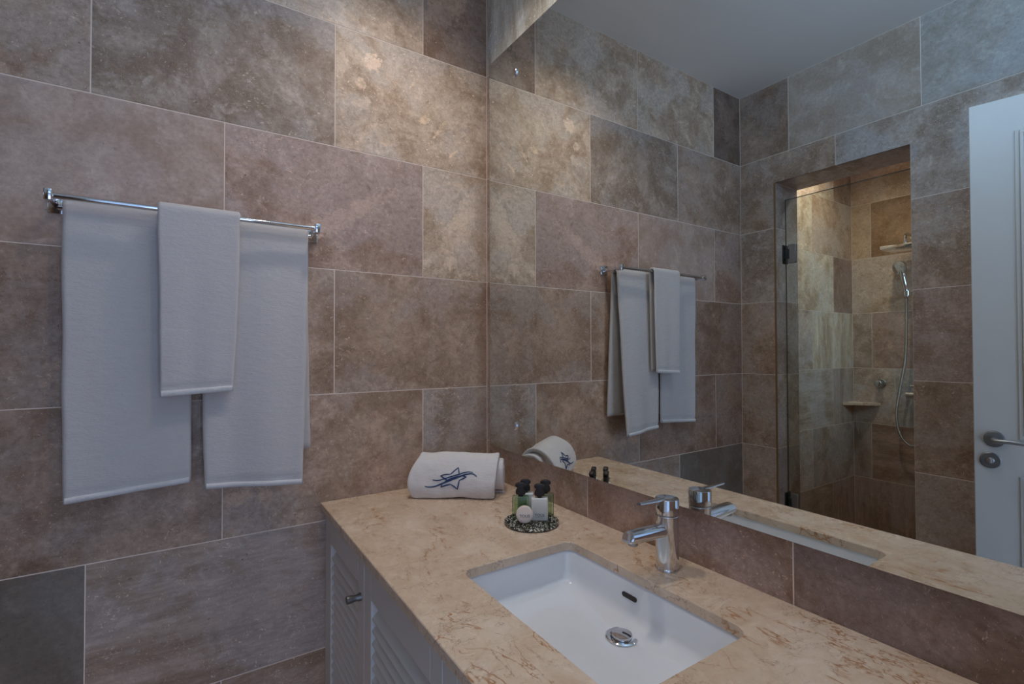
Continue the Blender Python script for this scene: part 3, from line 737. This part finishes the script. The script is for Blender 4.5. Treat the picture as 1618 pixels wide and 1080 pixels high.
# hanging towels -----------------------------------------------------------
def hanging(name, label, BY, BZ, yfb1, xt0, xt1, xb0, xb1, zf0, zf1, zb, thick, rad, yf_top, yf_bot, yb_bot, waves, seed, xbk=None, group=None):
    """a folded towel over the bar: front length to zf0 (left) / zf1 (right), back to zb. widths run from xt0..xt1 at the bar to xb0..xb1 at the hem"""
    nW, nF, nB = 44, 70, 46
    z_top = BZ
    path = []   # (kind, t)
    rows = []
    for i in range(nF + 1): rows.append(('f', i / nF))
    for i in range(1, 12): rows.append(('a', i / 12))
    for i in range(nB + 1): rows.append(('b', i / nB))
    def mid(row, w):
        kd, t = row
        if kd == 'f':   # t 0 bottom .. 1 top
            zb_ = zf0 + (zf1 - zf0) * w
            z = zb_ + (z_top - zb_) * t; d = 1 - t
            xa = xt0 + (xb0 - xt0) * d ** 1.3; xb_ = xt1 + (xb1 - xt1) * d ** 1.3
            y = yf_top + (yf_bot + (yfb1 - yf_bot) * w - yf_top) * d
            wv = sum(a * math.sin(2 * math.pi * (f * w + p)) * (0.25 + .75 * d) for a, f, p in waves)
            y += -wv + .004 * nz(w * 2.2, z * 3.0, seed) * min(1, d * 3)
            x = xa + (xb_ - xa) * w + .0022 * nz(z * 7, w * 1.3, seed + 9)
            return Vector((x, y, z))
        if kd == 'a':
            a = math.pi * t; yc = (yf_top + (2 * BY - yf_top)) / 2; r_ = abs(yf_top - BY)
            x = xt0 + (xt1 - xt0) * w
            return Vector((x, BY - r_ * math.cos(a), z_top + r_ * math.sin(a) * 0.95))
        z0 = zb
        z = z_top + (z0 - z_top) * t
        q0, q1 = xbk if xbk else (xb0, xb1)
        xa = xt0 + (q0 - xt0) * t; xb_ = xt1 + (q1 - xt1) * t
        y = (2 * BY - yf_top) + (yb_bot - (2 * BY - yf_top)) * t + .002 * nz(w * 3, z * 3, seed + 4)
        return Vector((xa + (xb_ - xa) * w, y, z))
    bm = bmesh.new()
    ws = [0.5 - 0.5 * math.cos(math.pi * j / nW) * (1 - .0) for j in range(nW + 1)]
    ws = [(j / nW) * .75 + w * .25 for j, w in enumerate(ws)]
    P_ = [[mid(r_, w) for w in ws] for r_ in rows]
    nr = len(rows); Wd = abs(xt1 - xt0)
    def thk(i, j):
        r_ = rows[i]
        e = min(ws[j], 1 - ws[j]) * Wd
        te = math.sqrt(max(0.0, 1 - max(0, 1 - e / (thick * .55)) ** 2))
        zz = P_[i][j].z
        k = 1.0
        if r_[0] == 'f':
            dz = zz - (zf0 + (zf1 - zf0) * ws[j])
            if dz < .030:
                k = .80 if dz < .0155 else (.50 if dz < .019 else .50 + .5 * min(1, (dz - .019) / .011))
            if dz < .003: k *= .55
        if r_[0] == 'b' and zz - zb < .004: k = .5
        return thick * .5 * (te * .96 + .04) * k
    O, I = [], []
    for i in range(nr):
        ro, ri = [], []
        for j in range(nW + 1):
            a = P_[min(i + 1, nr - 1)][j] - P_[max(i - 1, 0)][j]; c = P_[i][min(j + 1, nW)] - P_[i][max(j - 1, 0)]
            n = a.cross(c).normalized()
            t = thk(i, j)
            sgn = 1
            ro.append(bm.verts.new(P_[i][j] + n * t)); ri.append(bm.verts.new(P_[i][j] - n * t))
        O.append(ro); I.append(ri)
    for i in range(nr - 1):
        for j in range(nW):
            bm.faces.new((O[i][j], O[i][j + 1], O[i + 1][j + 1], O[i + 1][j])); bm.faces.new((I[i][j], I[i + 1][j], I[i + 1][j + 1], I[i][j + 1]))
        bm.faces.new((O[i][0], O[i + 1][0], I[i + 1][0], I[i][0])); bm.faces.new((O[i][nW], I[i][nW], I[i + 1][nW], O[i + 1][nW]))
    for j in range(nW):
        bm.faces.new((O[0][j], I[0][j], I[0][j + 1], O[0][j + 1])); bm.faces.new((O[-1][j], O[-1][j + 1], I[-1][j + 1], I[-1][j]))
    bmesh.ops.recalc_face_normals(bm, faces=bm.faces[:])
    o = link(name, bm, TERRY, smooth=True); tag(o, label, 'towel', group)
    # woven hem band across the bottom of the front
    hb = bmesh.new(); prev = None
    fr_ = []
    for j in range(1, nW):
        zb_ = zf0 + (zf1 - zf0) * ws[j]
        p0 = P_[0][j]; p1 = P_[2][j]
        dirv = (p1 - p0).normalized()
        row_ = []
        for q, (s_, off) in enumerate(((.001, .30), (.003, .52), (.0095, .58), (.0150, .50), (.0158, .2))):
            row_.append(hb.verts.new(p0 + dirv * s_ + Vector((0, -thick * off - .0003 - .0005 * math.sin(j * 2.1) * (1 if 0 < q < 4 else 0), 0))))
        fr_.append(row_)
    for a_, b_ in zip(fr_, fr_[1:]):
        for q in range(4): hb.faces.new((a_[q], b_[q], b_[q + 1], a_[q + 1]))
    link('hem', hb, HEM, o, smooth=True)
    return o
G = 'white towels on the chrome rail'
hanging('bath_towel', 'large white bath towel, the left one on the chrome rail', RY, RZ, -.062, -1.226, -.958, -1.218, -.962, .947, .962, 1.00, .016, .02, -.0675, -.062, -.022,
        [(.003, .9, .15), (.0018, 2.3, .4)], 1.3, group=G)
hanging('bath_towel', 'large white bath towel, the right one, its back layer peeping out', RY, RZ, -.104, -.948, -.667, -.930, -.688, .940, .926, 1.012, .016, .02, -.0675, -.072, -.020,
        [(.003, .8, .55), (.002, 2.0, .1)], 5.1, xbk=(-.93, -.650), group=G)
hanging('hand_towel', 'small white hand towel hung over the middle of both bath towels', BY, BZ, -.120, -1.036, -.852, -1.027, -.866, 1.199, 1.207, 1.215, .010, .02, -.1225, -.122, -.0935,
        [(.0010, 1.1, .3), (.0006, 2.4, .7)], 9.7, group=G)

# ------------------------------------------------------------------ rolled towel with the star
rt = empty('rolled_towel', (-.361, -.128, ZC), math.atan2(-.593, .806))
tag(rt, 'rolled white towel embroidered with a navy star, on the worktop corner', 'towel')
LEN = .273
PF = [(.012, .0010), (.000, .008), (-.008, .030), (-.006, .058), (.006, .088), (.024, .113), (.048, .131), (.075, .138), (.102, .130), (.126, .108), (.142, .076), (.149, .044), (.146, .014), (.136, .0010)]
PFc = bez([(p[0], 0, p[1]) for p in PF], 5)
def prof_at(s):
    f = s * (len(PFc) - 1); i = min(int(f), len(PFc) - 2); return PFc[i].lerp(PFc[i + 1], f - i)
CEN = Vector((.072, 0, .055))
def roll_pt(u, s, k=1.0):
    """u along the roll 0..1, s round the profile, k radial scale"""
    p = prof_at(s)
    # left end narrows towards the top and bulges at mid height
    hfrac = p.z / .138
    x = u * LEN
    x += (1 - u) ** 3 * (.013 * hfrac ** 3 - .018 * math.sin(math.pi * min(1, hfrac * 1.05)) * (1 - hfrac * .5))
    x += u ** 3 * (.013 * hfrac - .004)
    q = CEN + (p - CEN) * k
    b = .0060 * nz(x * 9, p.x * 12, p.z * 12) + .0022 * nz(x * 26, p.x * 34, p.z * 34)
    n = (p - CEN).normalized()
    q = q + n * b
    q.z = max(q.z, .0006)
    q.z -= 0.0 * u
    return Vector((x, q.x, q.z))
bm = bmesh.new(); NU, NS = 70, 84
RG = []
ends = [(0.0, .80), (0.0, .93), (.010, .985)] + [(.010 + (.98) * i / NU, 1.0) for i in range(1, NU)] + [(.994, .975), (1.0, .93), (.985, .84), (.93, .80)]
for (u, k) in ends:
    RG.append([bm.verts.new(roll_pt(u, j / NS, k)) for j in range(NS + 1)])
for a_, b_ in zip(RG, RG[1:]):
    for j in range(NS): bm.faces.new((a_[j], a_[j + 1], b_[j + 1], b_[j]))
    bm.faces.new((a_[NS], a_[0], b_[0], b_[NS]))
bm.faces.new(RG[0]); bm.faces.new(list(reversed(RG[-1])))
bmesh.ops.recalc_face_normals(bm, faces=bm.faces[:])
TERRY_LIT = terry_mat('lit_terry_cloth', srgb(228, 224, 224))  # same terry, lightened to put the downlight's brightness into the colour
link('outer_wrap', bm, TERRY_LIT, rt, smooth=True)
# inner roll, its layers showing at the right end
bm = bmesh.new(); sp = []
turns = 2.6; n = 150
for i in range(n + 1):
    t = i / n; a = -math.pi * .55 + 2 * math.pi * turns * t; r_ = .0585 - .050 * t
    wob = 1 + .06 * math.sin(a * 3 + 1) 
    sp.append((Vector((.092 + r_ * math.cos(a) * .98 * wob, .0605 + r_ * math.sin(a) * 1.02 * wob)), a))
rowsI = []
for xx, dn in ((LEN * .45, 0), (LEN + .008, 0), (LEN + .018, .0), (LEN + .0225, .0015)):
    ro = []
    for i, (p, a) in enumerate(sp):
        nrm = Vector((math.cos(a), math.sin(a))); hw = .0068 - dn * 2
        jx = .004 * nz(i * .06, 3, 1) if xx > LEN else 0
        o1 = p + nrm * hw; o2 = p - nrm * hw
        ro.append((bm.verts.new((xx + jx, o1.x, max(o1.y, .0008))), bm.verts.new((xx + jx, o2.x, max(o2.y, .0008)))))
    rowsI.append(ro)
for A_, B_ in zip(rowsI, rowsI[1:]):
    for i in range(n):
        bm.faces.new((A_[i][0], A_[i + 1][0], B_[i + 1][0], B_[i][0])); bm.faces.new((A_[i][1], B_[i][1], B_[i + 1][1], A_[i + 1][1]))
for i in range(n): bm.faces.new((rowsI[-1][i][0], rowsI[-1][i + 1][0], rowsI[-1][i + 1][1], rowsI[-1][i][1]))
for i in (0, n):
    for A_, B_ in zip(rowsI, rowsI[1:]): bm.faces.new((A_[i][0], B_[i][0], B_[i][1], A_[i][1]))
bmesh.ops.recalc_face_normals(bm, faces=bm.faces[:])
link('rolled_layers', bm, TERRY_LIT, rt, smooth=True)
# embroidery: (u, v) on the front face, v 0 at the foot and 1 at the ridge
def face_uv(px, py):
    u = (px - 650 / 1) / 132.0
    v = (790 - py) / 76.0
    return u, v
SR = 1 / 8.516
def EP(zx, zy):
    X_, Y_ = 630 + zx * SR, 690 + zy * SR
    u = (X_ - 650.0) / 133.0
    h = (789.0 - Y_) / 76.0 * .142            # height seen up the face
    # find the profile station whose apparent height matches
    best = 0; lo, hi = 0.02, .56
    for _ in range(30):
        m_ = (lo + hi) / 2; p = prof_at(m_)
        if p.z + p.x * .30 < h: lo = m_
        else: hi = m_
    s = (lo + hi) / 2
    pt = roll_pt(u, s); p2 = prof_at(s)
    d1 = roll_pt(u + .01, s) - roll_pt(u - .01, s); d2 = roll_pt(u, s + .01) - roll_pt(u, s - .01)
    nrm = d1.cross(d2).normalized()
    if nrm.y > 0: nrm = -nrm
    return pt + nrm * .0007
STROKES = [
 ([(820, 468), (800, 366)], 1.0), ([(800, 366), (706, 470)], 1.0), ([(706, 470), (640, 474), (580, 492)], 1.0), ([(580, 492), (660, 556), (648, 580)], 1.15),
 ([(485, 556), (540, 566), (610, 548), (700, 510), (810, 470), (870, 445), (940, 430), (1000, 438)], 1.0),
 ([(390, 655), (450, 666), (530, 652), (620, 605), (730, 550), (850, 490), (930, 464), (1000, 462), (1055, 498)], 1.35),
 ([(650, 572), (740, 522), (880, 476)], .9),
 ([(850, 486), (920, 506)], 1.0), ([(920, 506), (880, 530), (825, 562)], 1.1), ([(825, 562), (818, 630), (806, 700)], 1.2),
 ([(806, 700), (760, 655), (716, 622)], 1.1), ([(716, 622), (650, 642), (590, 668)], 1.2), ([(590, 668), (606, 632)], 1.0)]
bm = bmesh.new()
for pts, wdt in STROKES:
    sm = bez([(p[0], p[1], 0) for p in pts], 8)
    P3 = [EP(p.x, p.y) for p in sm]
    nn = len(P3)
    rad = [.00195 * wdt * (0.55 + .45 * math.sin(math.pi * min(1, max(0, (i + .6) / nn)))) for i in range(nn)]
    tube(bm, P3, rad, 6)
link('embroidered_star', bm, NAVY, rt, smooth=True)

# ------------------------------------------------------------------ tray with toiletries
TX, TY, TR = -.163, -.524, .0765
ty = empty('round_tray', (TX, TY, ZC)); tag(ty, 'small round tray of black and white glass chips under the toiletries', 'tray')
def chip_mat():
    m = NT('glass_chip_mosaic'); tc = m.node('ShaderNodeTexCoord')
    v = m.node('ShaderNodeTexVoronoi'); v.inputs['Scale'].default_value = 260; m.t.links.new(tc.outputs['Object'], v.inputs['Vector'])
    r_ = m.node('ShaderNodeValToRGB'); cr = r_.color_ramp; cr.interpolation = 'CONSTANT'
    cr.elements[0].color = srgb(34, 32, 30); cr.elements[1].position = .40; cr.elements[1].color = srgb(92, 88, 74)
    for p_, c_ in ((.58, srgb(60, 72, 52)), (.70, srgb(168, 166, 150)), (.84, srgb(226, 224, 214))):
        e = cr.elements.new(p_); e.color = c_
    s = m.node('ShaderNodeSeparateColor'); m.t.links.new(v.outputs['Color'], s.inputs[0]); m.t.links.new(s.outputs[0], r_.inputs[0])
    m.set(Base_Color=r_.outputs[0], Roughness=0.2)
    m.val(m.b.inputs['Normal'], m.bump(v.outputs['Distance'], 0.6, .002)); return m.m
CHIP = chip_mat()
b = bmesh.new(); lathe(b, [(.066, .0003), (.0735, .0010), (.0765, .0040), (.0765, .0070), (.0735, .0088), (.066, .0078), (.001, .0075)], 64)
link('tray_body', b, CHIP, ty, auto=40)
CH = [simple('chip_black', srgb(28, 27, 26), .15), simple('chip_white', srgb(222, 220, 208), .2), simple('chip_olive', srgb(96, 98, 74), .2)]
bm = bmesh.new(); rnd = random.Random(3)
mats_i = []
for i in range(620):
    a = rnd.uniform(0, 2 * math.pi); r_ = TR * .985 * math.sqrt(rnd.uniform(.18, 1)); s = rnd.uniform(.0016, .0032)
    zt = .0080 if r_ < .07 else .0066
    c0 = Vector((r_ * math.cos(a), r_ * math.sin(a), zt)); rot = rnd.uniform(0, 3.14); mi = rnd.choices((0, 1, 2), (5, 3, 2))[0]
    vs = []
    for dz, kk in ((0, 1), (.0016, .75)):
        for q in range(4):
            an = rot + q * math.pi / 2 + rnd.uniform(-.3, .3); vs.append(bm.verts.new(c0 + Vector((math.cos(an) * s * kk, math.sin(an) * s * kk * .8, dz))))
    fs = [bm.faces.new(vs[4:8])] + [bm.faces.new((vs[q], vs[(q + 1) % 4], vs[4 + (q + 1) % 4], vs[4 + q])) for q in range(4)]
    for f in fs: f.material_index = mi
o = link('glass_chips', bm, CH[0], ty); o.data.materials.append(CH[1]); o.data.materials.append(CH[2]); o['kind'] = 'stuff'

ZT = ZC + .0088
TH36 = R(-36)
GEL = simple('pale_green_gel', srgb(120, 150, 112), 0.25)
MILK = simple('milky_white_bottle', srgb(226, 226, 222), 0.35)
PRINT = simple('dark_grey_print', srgb(70, 66, 74), 0.6)
def text_mesh(body, size, extr=.0002):
    cu = bpy.data.curves.new('lettering', 'FONT'); cu.body = body; cu.size = size; cu.extrude = extr; cu.align_x = 'CENTER'; cu.align_y = 'CENTER'
    cu.offset = -0.0 ; cu.resolution_u = 3
    t = bpy.data.objects.new('tmp', cu); COL.objects.link(t)
    dg = bpy.context.evaluated_depsgraph_get(); me = bpy.data.meshes.new_from_object(t.evaluated_get(dg))
    bpy.data.objects.remove(t); bpy.data.curves.remove(cu)
    me.materials.clear(); me.materials.append(PRINT); me.name = 'lettering'; return me
def bottle_cap(parent, z):
    # lobed black stopper: small foot, waist, wider lobed top
    bm = bmesh.new()
    half = [(.0105, 0), (.0138, .003), (.0140, .010), (.0118, .0155), (.0086, .0185), (.0095, .0200), (.0148, .0230), (.0155, .0275), (.0125, .0310), (.0060, .0335)]
    out = [(-x, z_) for x, z_ in half] + [(x, z_) for x, z_ in reversed(half)]
    A_ = [bm.verts.new((p[0], -.0065, z + p[1])) for p in out]; B_ = [bm.verts.new((p[0], .0065, z + p[1])) for p in out]
    n = len(out)
    for i in range(n): bm.faces.new((A_[i], A_[(i + 1) % n], B_[(i + 1) % n], B_[i]))
    f1 = bm.faces.new(A_); f2 = bm.faces.new(list(reversed(B_)))
    bmesh.ops.recalc_face_normals(bm, faces=bm.faces[:])
    es = list({e for f in (f1, f2) for e in f.edges})
    bmesh.ops.bevel(bm, geom=es, offset=.0022, segments=3, affect='EDGES', profile=.5)
    link('cap', bm, BLACKP, parent, auto=45)
    b = bmesh.new(); lathe(b, [(.007, z - .0045), (.007, z + .0005)], 16); link('neck', b, BLACKP, parent)
def bottle(kind, x, y, label, text=True):
    o = empty('toiletry_bottle', (x, y, ZT), TH36); tag(o, label, 'bottle', 'toiletry bottles on the round tray')
    hw, hd, h = .0232, .0115, .0630
    if kind == 'white':
        link('bottle_body', box_bm(-hw, hw, -hd, hd, .0004, h, bevel=.004, seg=3), MILK, o, auto=40)
        if text:
            t = link('lettering', text_mesh('TOUS', .0105), None, o); t.location = (0, -hd - .0002, .0165); t.rotation_euler = (R(90), 0, 0)
            b = bmesh.new(); 
            for k in range(9): bx(b, -.0105 + k * .0024, -.0105 + k * .0024 + .0016, -hd - .0003, -hd, .0092, .0102)
            link('small_print', b, PRINT, o)
    else:
        link('bottle_body', box_bm(-hw, hw, -hd, hd, .0004, h, bevel=.0025, seg=3), BOTTLE_GREEN, o, auto=40)
        link('gel', box_bm(-hw + .006, hw - .006, -hd + .0035, hd - .0035, .005, h - .006, bevel=.003, seg=2), GREENIN, o, auto=40)
        if text:
            t = link('lettering', text_mesh('TOUS', .0105), None, o); t.location = (0, -hd - .0002, .0165); t.rotation_euler = (R(90), 0, 0)
    bottle_cap(o, h + .0045)
    return o
GREENIN = glass_mat('green_shower_gel', (0.86, 0.90, 0.78, 1), .6)
bottle('green', -.1805, -.4955, 'clear green bottle with black cap, front left on the tray')
bottle('white', -.1440, -.5360, 'milky white bottle with dark lettering, front right on the tray')
bottle('white', -.1490, -.4740, 'milky white bottle, back left behind the front green one', False)
bottle('green', -.1055, -.5125, 'clear green bottle, back right nearest the mirror', False)
sp_ = empty('round_soap', (-.1930, -.5330, ZT + .0005), R(-33)); tag(sp_, 'round white wrapped soap leaning against the front bottles', 'soap')
b = bmesh.new(); lathe(b, [(.018, .006), (.0225, .0045), (.0235, .001), (.0235, -.003), (.022, -.0055), (.017, -.0066), (.001, -.0068)], 40, 'Y')
MW = Matrix.Translation((0, 0, .0235)) @ Matrix.Rotation(R(-14), 4, 'X')
b.transform(MW); SOAP = simple('pleated_white_paper', srgb(232, 216, 208), .5)
link('soap_disc', b, SOAP, sp_, auto=60)
t = link('lettering', text_mesh('TOUS', .0110), None, sp_); t.matrix_local = MW @ Matrix.Translation((0, -.0071, -.0045)) @ Matrix.Rotation(R(90), 4, 'X')

# ------------------------------------------------------------------ shower fittings (seen in the mirror)
gd = empty('glass_shower_door', (-1.85, OPY0, 0)); tag(gd, 'clear glass shower door hinged in the tiled opening', 'shower door')
bm = box_bm(-.004, .004, OPY1 - OPY0 + .006, -.006, .012, 2.150); link('glass_panel', bm, GLASS, gd)
b = bmesh.new(); bx(b, -.0042, .0042, OPY1 - OPY0 + .006, -.006, 2.1495, 2.1520); bx(b, -.0042, .0042, -.0065, -.0050, .012, 2.150); link('glass_edge', b, GLASS_EDGE, gd)
for z in (1.8442, .470):
    b = bmesh.new(); bx(b, -.010, .012, -.062, -.022, z - .052, z + .052, bevel=.002, seg=1); hg = link('hinge', b, BRUSHED, gd, auto=40)
    b = bmesh.new(); bx(b, .0, .014, -.030, -.001, z - .028, z + .028, bevel=.002, seg=1); bx(b, -.024, .030, -.0050, -.0004, z - .052, z + .052, bevel=.001, seg=1); link('hinge_wall_leaf', b, DARKMETAL, hg, auto=40)

# corner shelf
sh = bmesh.new()
zs = .905; p0 = (XB + .0005, .0195); 
tri = [(XB + .0005, .0195), (XB + .175, .0195), (XB + .150, -.012), (XB + .030, -.135), (XB + .0005, -.155)]
A_ = [sh.verts.new((x, y, zs)) for x, y in tri]; B_ = [sh.verts.new((x, y, zs + .02)) for x, y in tri]
for i in range(5): sh.faces.new((A_[i], A_[(i + 1) % 5], B_[(i + 1) % 5], B_[i]))
sh.faces.new(list(reversed(A_))); sh.faces.new(B_); bmesh.ops.recalc_face_normals(sh, faces=sh.faces[:])
bmesh.ops.bevel(sh, geom=sh.edges[:], offset=.002, segments=1, affect='EDGES')
o = link('corner_shelf', sh, MARBLE); tag(o, 'triangular cream stone shelf in the shower corner, seen in the mirror', 'shelf')

# rain head
rh = empty('rain_shower_head', (XB, -.40, 1.985)); tag(rh, 'flat square chrome rain shower head above the hand shower', 'shower head')
b = bmesh.new(); bx(b, .07, .27, -.055, .145, 0, .024, bevel=.004, seg=2); link('head_plate', b, CHROME, rh, auto=40)
b = bmesh.new(); tube(b, bez([(.002, .035, .105), (.08, .035, .105), (.145, .035, .10), (.168, .035, .078), (.170, .035, .020)], 6), .010, 14); link('arm', b, CHROME, rh, auto=50)
b = bmesh.new(); lathe(b, [(.028, .0005), (.028, .006), (.026, .008)], 28, 'X', (0, .035, .105)); link('wall_rose', b, CHROME, rh, auto=40)
# hand shower with holder, hose
hs = empty('hand_shower', (XB, -.375, 1.86)); tag(hs, 'round chrome hand shower on its wall holder, hose hanging below', 'hand shower')
b = bmesh.new()
lathe(b, [(.030, -.010), (.044, -.004), (.047, .006), (.045, .012), (.040, .014), (.001, .0145)], 36, 'X')
b.transform(Matrix.Translation((.115, .055, .010)) @ Matrix.Rotation(R(20), 4, 'Y') @ Matrix.Rotation(R(12), 4, 'Z')); link('spray_head', b, CHROME, hs, auto=40)
b = bmesh.new(); tube(b, bez([(.105, .052, -.01), (.098, .048, -.06), (.085, .040, -.13), (.078, .036, -.185)], 5), [.019] * 4 + [.017] * 6 + [.015] * 6, 14); link('handle', b, CHROME, hs, auto=50)
b = bmesh.new(); tube(b, [(.001, .005, -.165), (.080, .03, -.165)], .011, 12); lathe(b, [(.024, .0005), (.024, .006)], 24, 'X', (0, .005, -.165)); lathe(b, [(.021, -.015), (.021, .015)], 20, 'Z', (.079, .036, -.165)); link('wall_holder', b, CHROME, hs, auto=40)
HOSE = NT('ribbed_steel_hose'); _tc = HOSE.node('ShaderNodeTexCoord'); _w = HOSE.node('ShaderNodeTexWave'); _w.inputs['Scale'].default_value = 90; _w.bands_direction = 'Z'
HOSE.t.links.new(_tc.outputs['Object'], _w.inputs['Vector']); HOSE.set(Base_Color=(.42, .42, .43, 1), Metallic=1.0, Roughness=.3); HOSE.val(HOSE.b.inputs['Normal'], HOSE.bump(_w.outputs[0], .6, .002))
b = bmesh.new(); tube(b, bez([(.078, .036, -.185), (.082, .038, -.35), (.085, .045, -.60), (.085, .075, -.80), (.085, .10, -.98), (.082, .085, -1.12), (.078, .03, -1.20), (.07, -.03, -1.17), (.06, -.05, -1.05), (.045, -.05, -.90)], 7), .0085, 10)
link('hose', b, HOSE.m, hs, smooth=True)
# shower mixer
mxr = empty('shower_mixer', (XB, -.40, 1.0)); tag(mxr, 'chrome bar mixer valve on the shower back wall behind the hose', 'mixer valve')
b = bmesh.new(); tube(b, [(.062, .075, 0), (.062, -.20, 0)], .024, 20); link('valve_body', b, CHROME, mxr, auto=40)
for yy in (.03, -.12):
    b = bmesh.new(); tube(b, [(.001, yy, 0), (.062, yy, 0)], .014, 14); link('wall_union', b, CHROME, mxr, auto=40)
b = bmesh.new(); tube(b, [(.062, .02, .02), (.066, .02, .06)], .012, 12); tube(b, [(.066, .05, .062), (.066, -.03, .062)], .009, 12); link('lever', b, CHROME, mxr, auto=40)
kn = empty('wall_valve_knob', (XB, -.155, 1.067)); tag(kn, 'small round chrome knob on the shower back wall', 'valve knob')
b = bmesh.new(); lathe(b, [(.034, .0005), (.034, .006), (.031, .009), (.014, .010), (.014, .030)], 30, 'X'); link('rose', b, BRUSHED, kn, auto=35)
b = bmesh.new(); lathe(b, [(.016, .030), (.024, .034), (.026, .045), (.024, .056), (.016, .060)], 30, 'X'); link('knob', b, CHROME, kn, auto=35)

# ------------------------------------------------------------------ room door
DD = Vector((-.15, -.79, 0)).normalized()
dang = math.atan2(DD.y, DD.x)
rd = empty('door_1', (-1.3006, -1.1109, 0), dang)   # local +x runs from the free edge to the hinge, local +y faces the room
tag(rd, 'white panelled room door standing open, seen in the mirror', 'door', kind='structure')
DL = .815; DH0, DH1 = .008, 2.147; T = .040
DS, PO = .108, .110
bm = bmesh.new()
bx(bm, 0, DL, -T, 0, DH0, DH1, bevel=.002, seg=1); link('door_leaf', bm, DOOR_PAINT, rd)
def moulding(z0, z1):
    bm = bmesh.new(); x0, x1 = DS, DL - DS
    for w, a, h in ((.0, .012, .004), (.012, .022, .009), (.030, .036, .004)):
        for (q0, q1, r0, r1) in ((x0 + w, x0 + a, z0 + w, z1 - w), (x1 - a, x1 - w, z0 + w, z1 - w), (x0 + a, x1 - a, z0 + w, z0 + a), (x0 + a, x1 - a, z1 - a, z1 - w)):
            bx(bm, q0, q1, -.0002, h, r0, r1, bevel=.0015, seg=1)
    link('panel_moulding', bm, DOOR_PAINT, rd)
moulding(1.02, 2.030); moulding(.16, .90)
for side in (1, -1):
    yb = 0 if side == 1 else -T
    b = bmesh.new(); lathe(b, [(.0265, 0), (.0265, side * .006), (.0235, side * .0095), (.010, side * .011), (.010, side * .040)], 32, 'Y', (.050, yb, 1.016))
    ro = link('rosette', b, DARKSTEEL, rd, auto=35)
    b = bmesh.new(); tube(b, bez([(.050, yb + side * .030, 1.016), (.050, yb + side * .046, 1.016), (.062, yb + side * .055, 1.0165), (.095, yb + side * .056, 1.017), (.130, yb + side * .053, 1.013), (.168, yb + side * .048, 1.009)], 6), [.0098] * 12 + [.0085] * 10 + [.0078] * 9, 14, flat=(1, .85))
    link('lever_handle', b, BRUSHED, rd, auto=50)
b = bmesh.new(); lathe(b, [(.0265, 0), (.0265, .004), (.024, .0065), (.008, .0068)], 32, 'Y', (.040, 0, .944)); es_ = link('lock_rosette', b, DARKSTEEL, rd, auto=35)
b = bmesh.new(); lathe(b, [(.010, .006), (.010, .010), (.0085, .011)], 20, 'Y', (.040, 0, .944)); bx(b, .0372, .0428, .010, .019, .936, .952, bevel=.001, seg=1); link('thumb_turn', b, BRUSHED, es_, auto=35)

# ------------------------------------------------------------------ ceiling downlights
EM = NT('lamp_glow'); EM.set(Base_Color=(1, 1, 1, 1)); EM.val(EM.b.inputs['Emission Color'], WARM + (1,)); EM.val(EM.b.inputs['Emission Strength'], 12)
LL = ['round recessed ceiling downlight nearest the towel wall', 'round recessed ceiling downlight above the basin', 'round recessed ceiling downlight inside the shower']
for (x, y), lb in zip(DOWNLIGHTS, LL):
    d = empty('ceiling_downlight', (x, y, ZCEIL)); tag(d, lb, 'ceiling light', 'recessed downlights')
    b = bmesh.new(); lathe(b, [(.040, -.0003), (.040, -.004), (.032, -.005), (.030, -.001)], 32, cap=False); link('trim_ring', b, CHROME, d, auto=40)
    b = bmesh.new(); lathe(b, [(.029, -.0008), (.029, -.0015)], 32); link('lamp', b, EM.m, d)
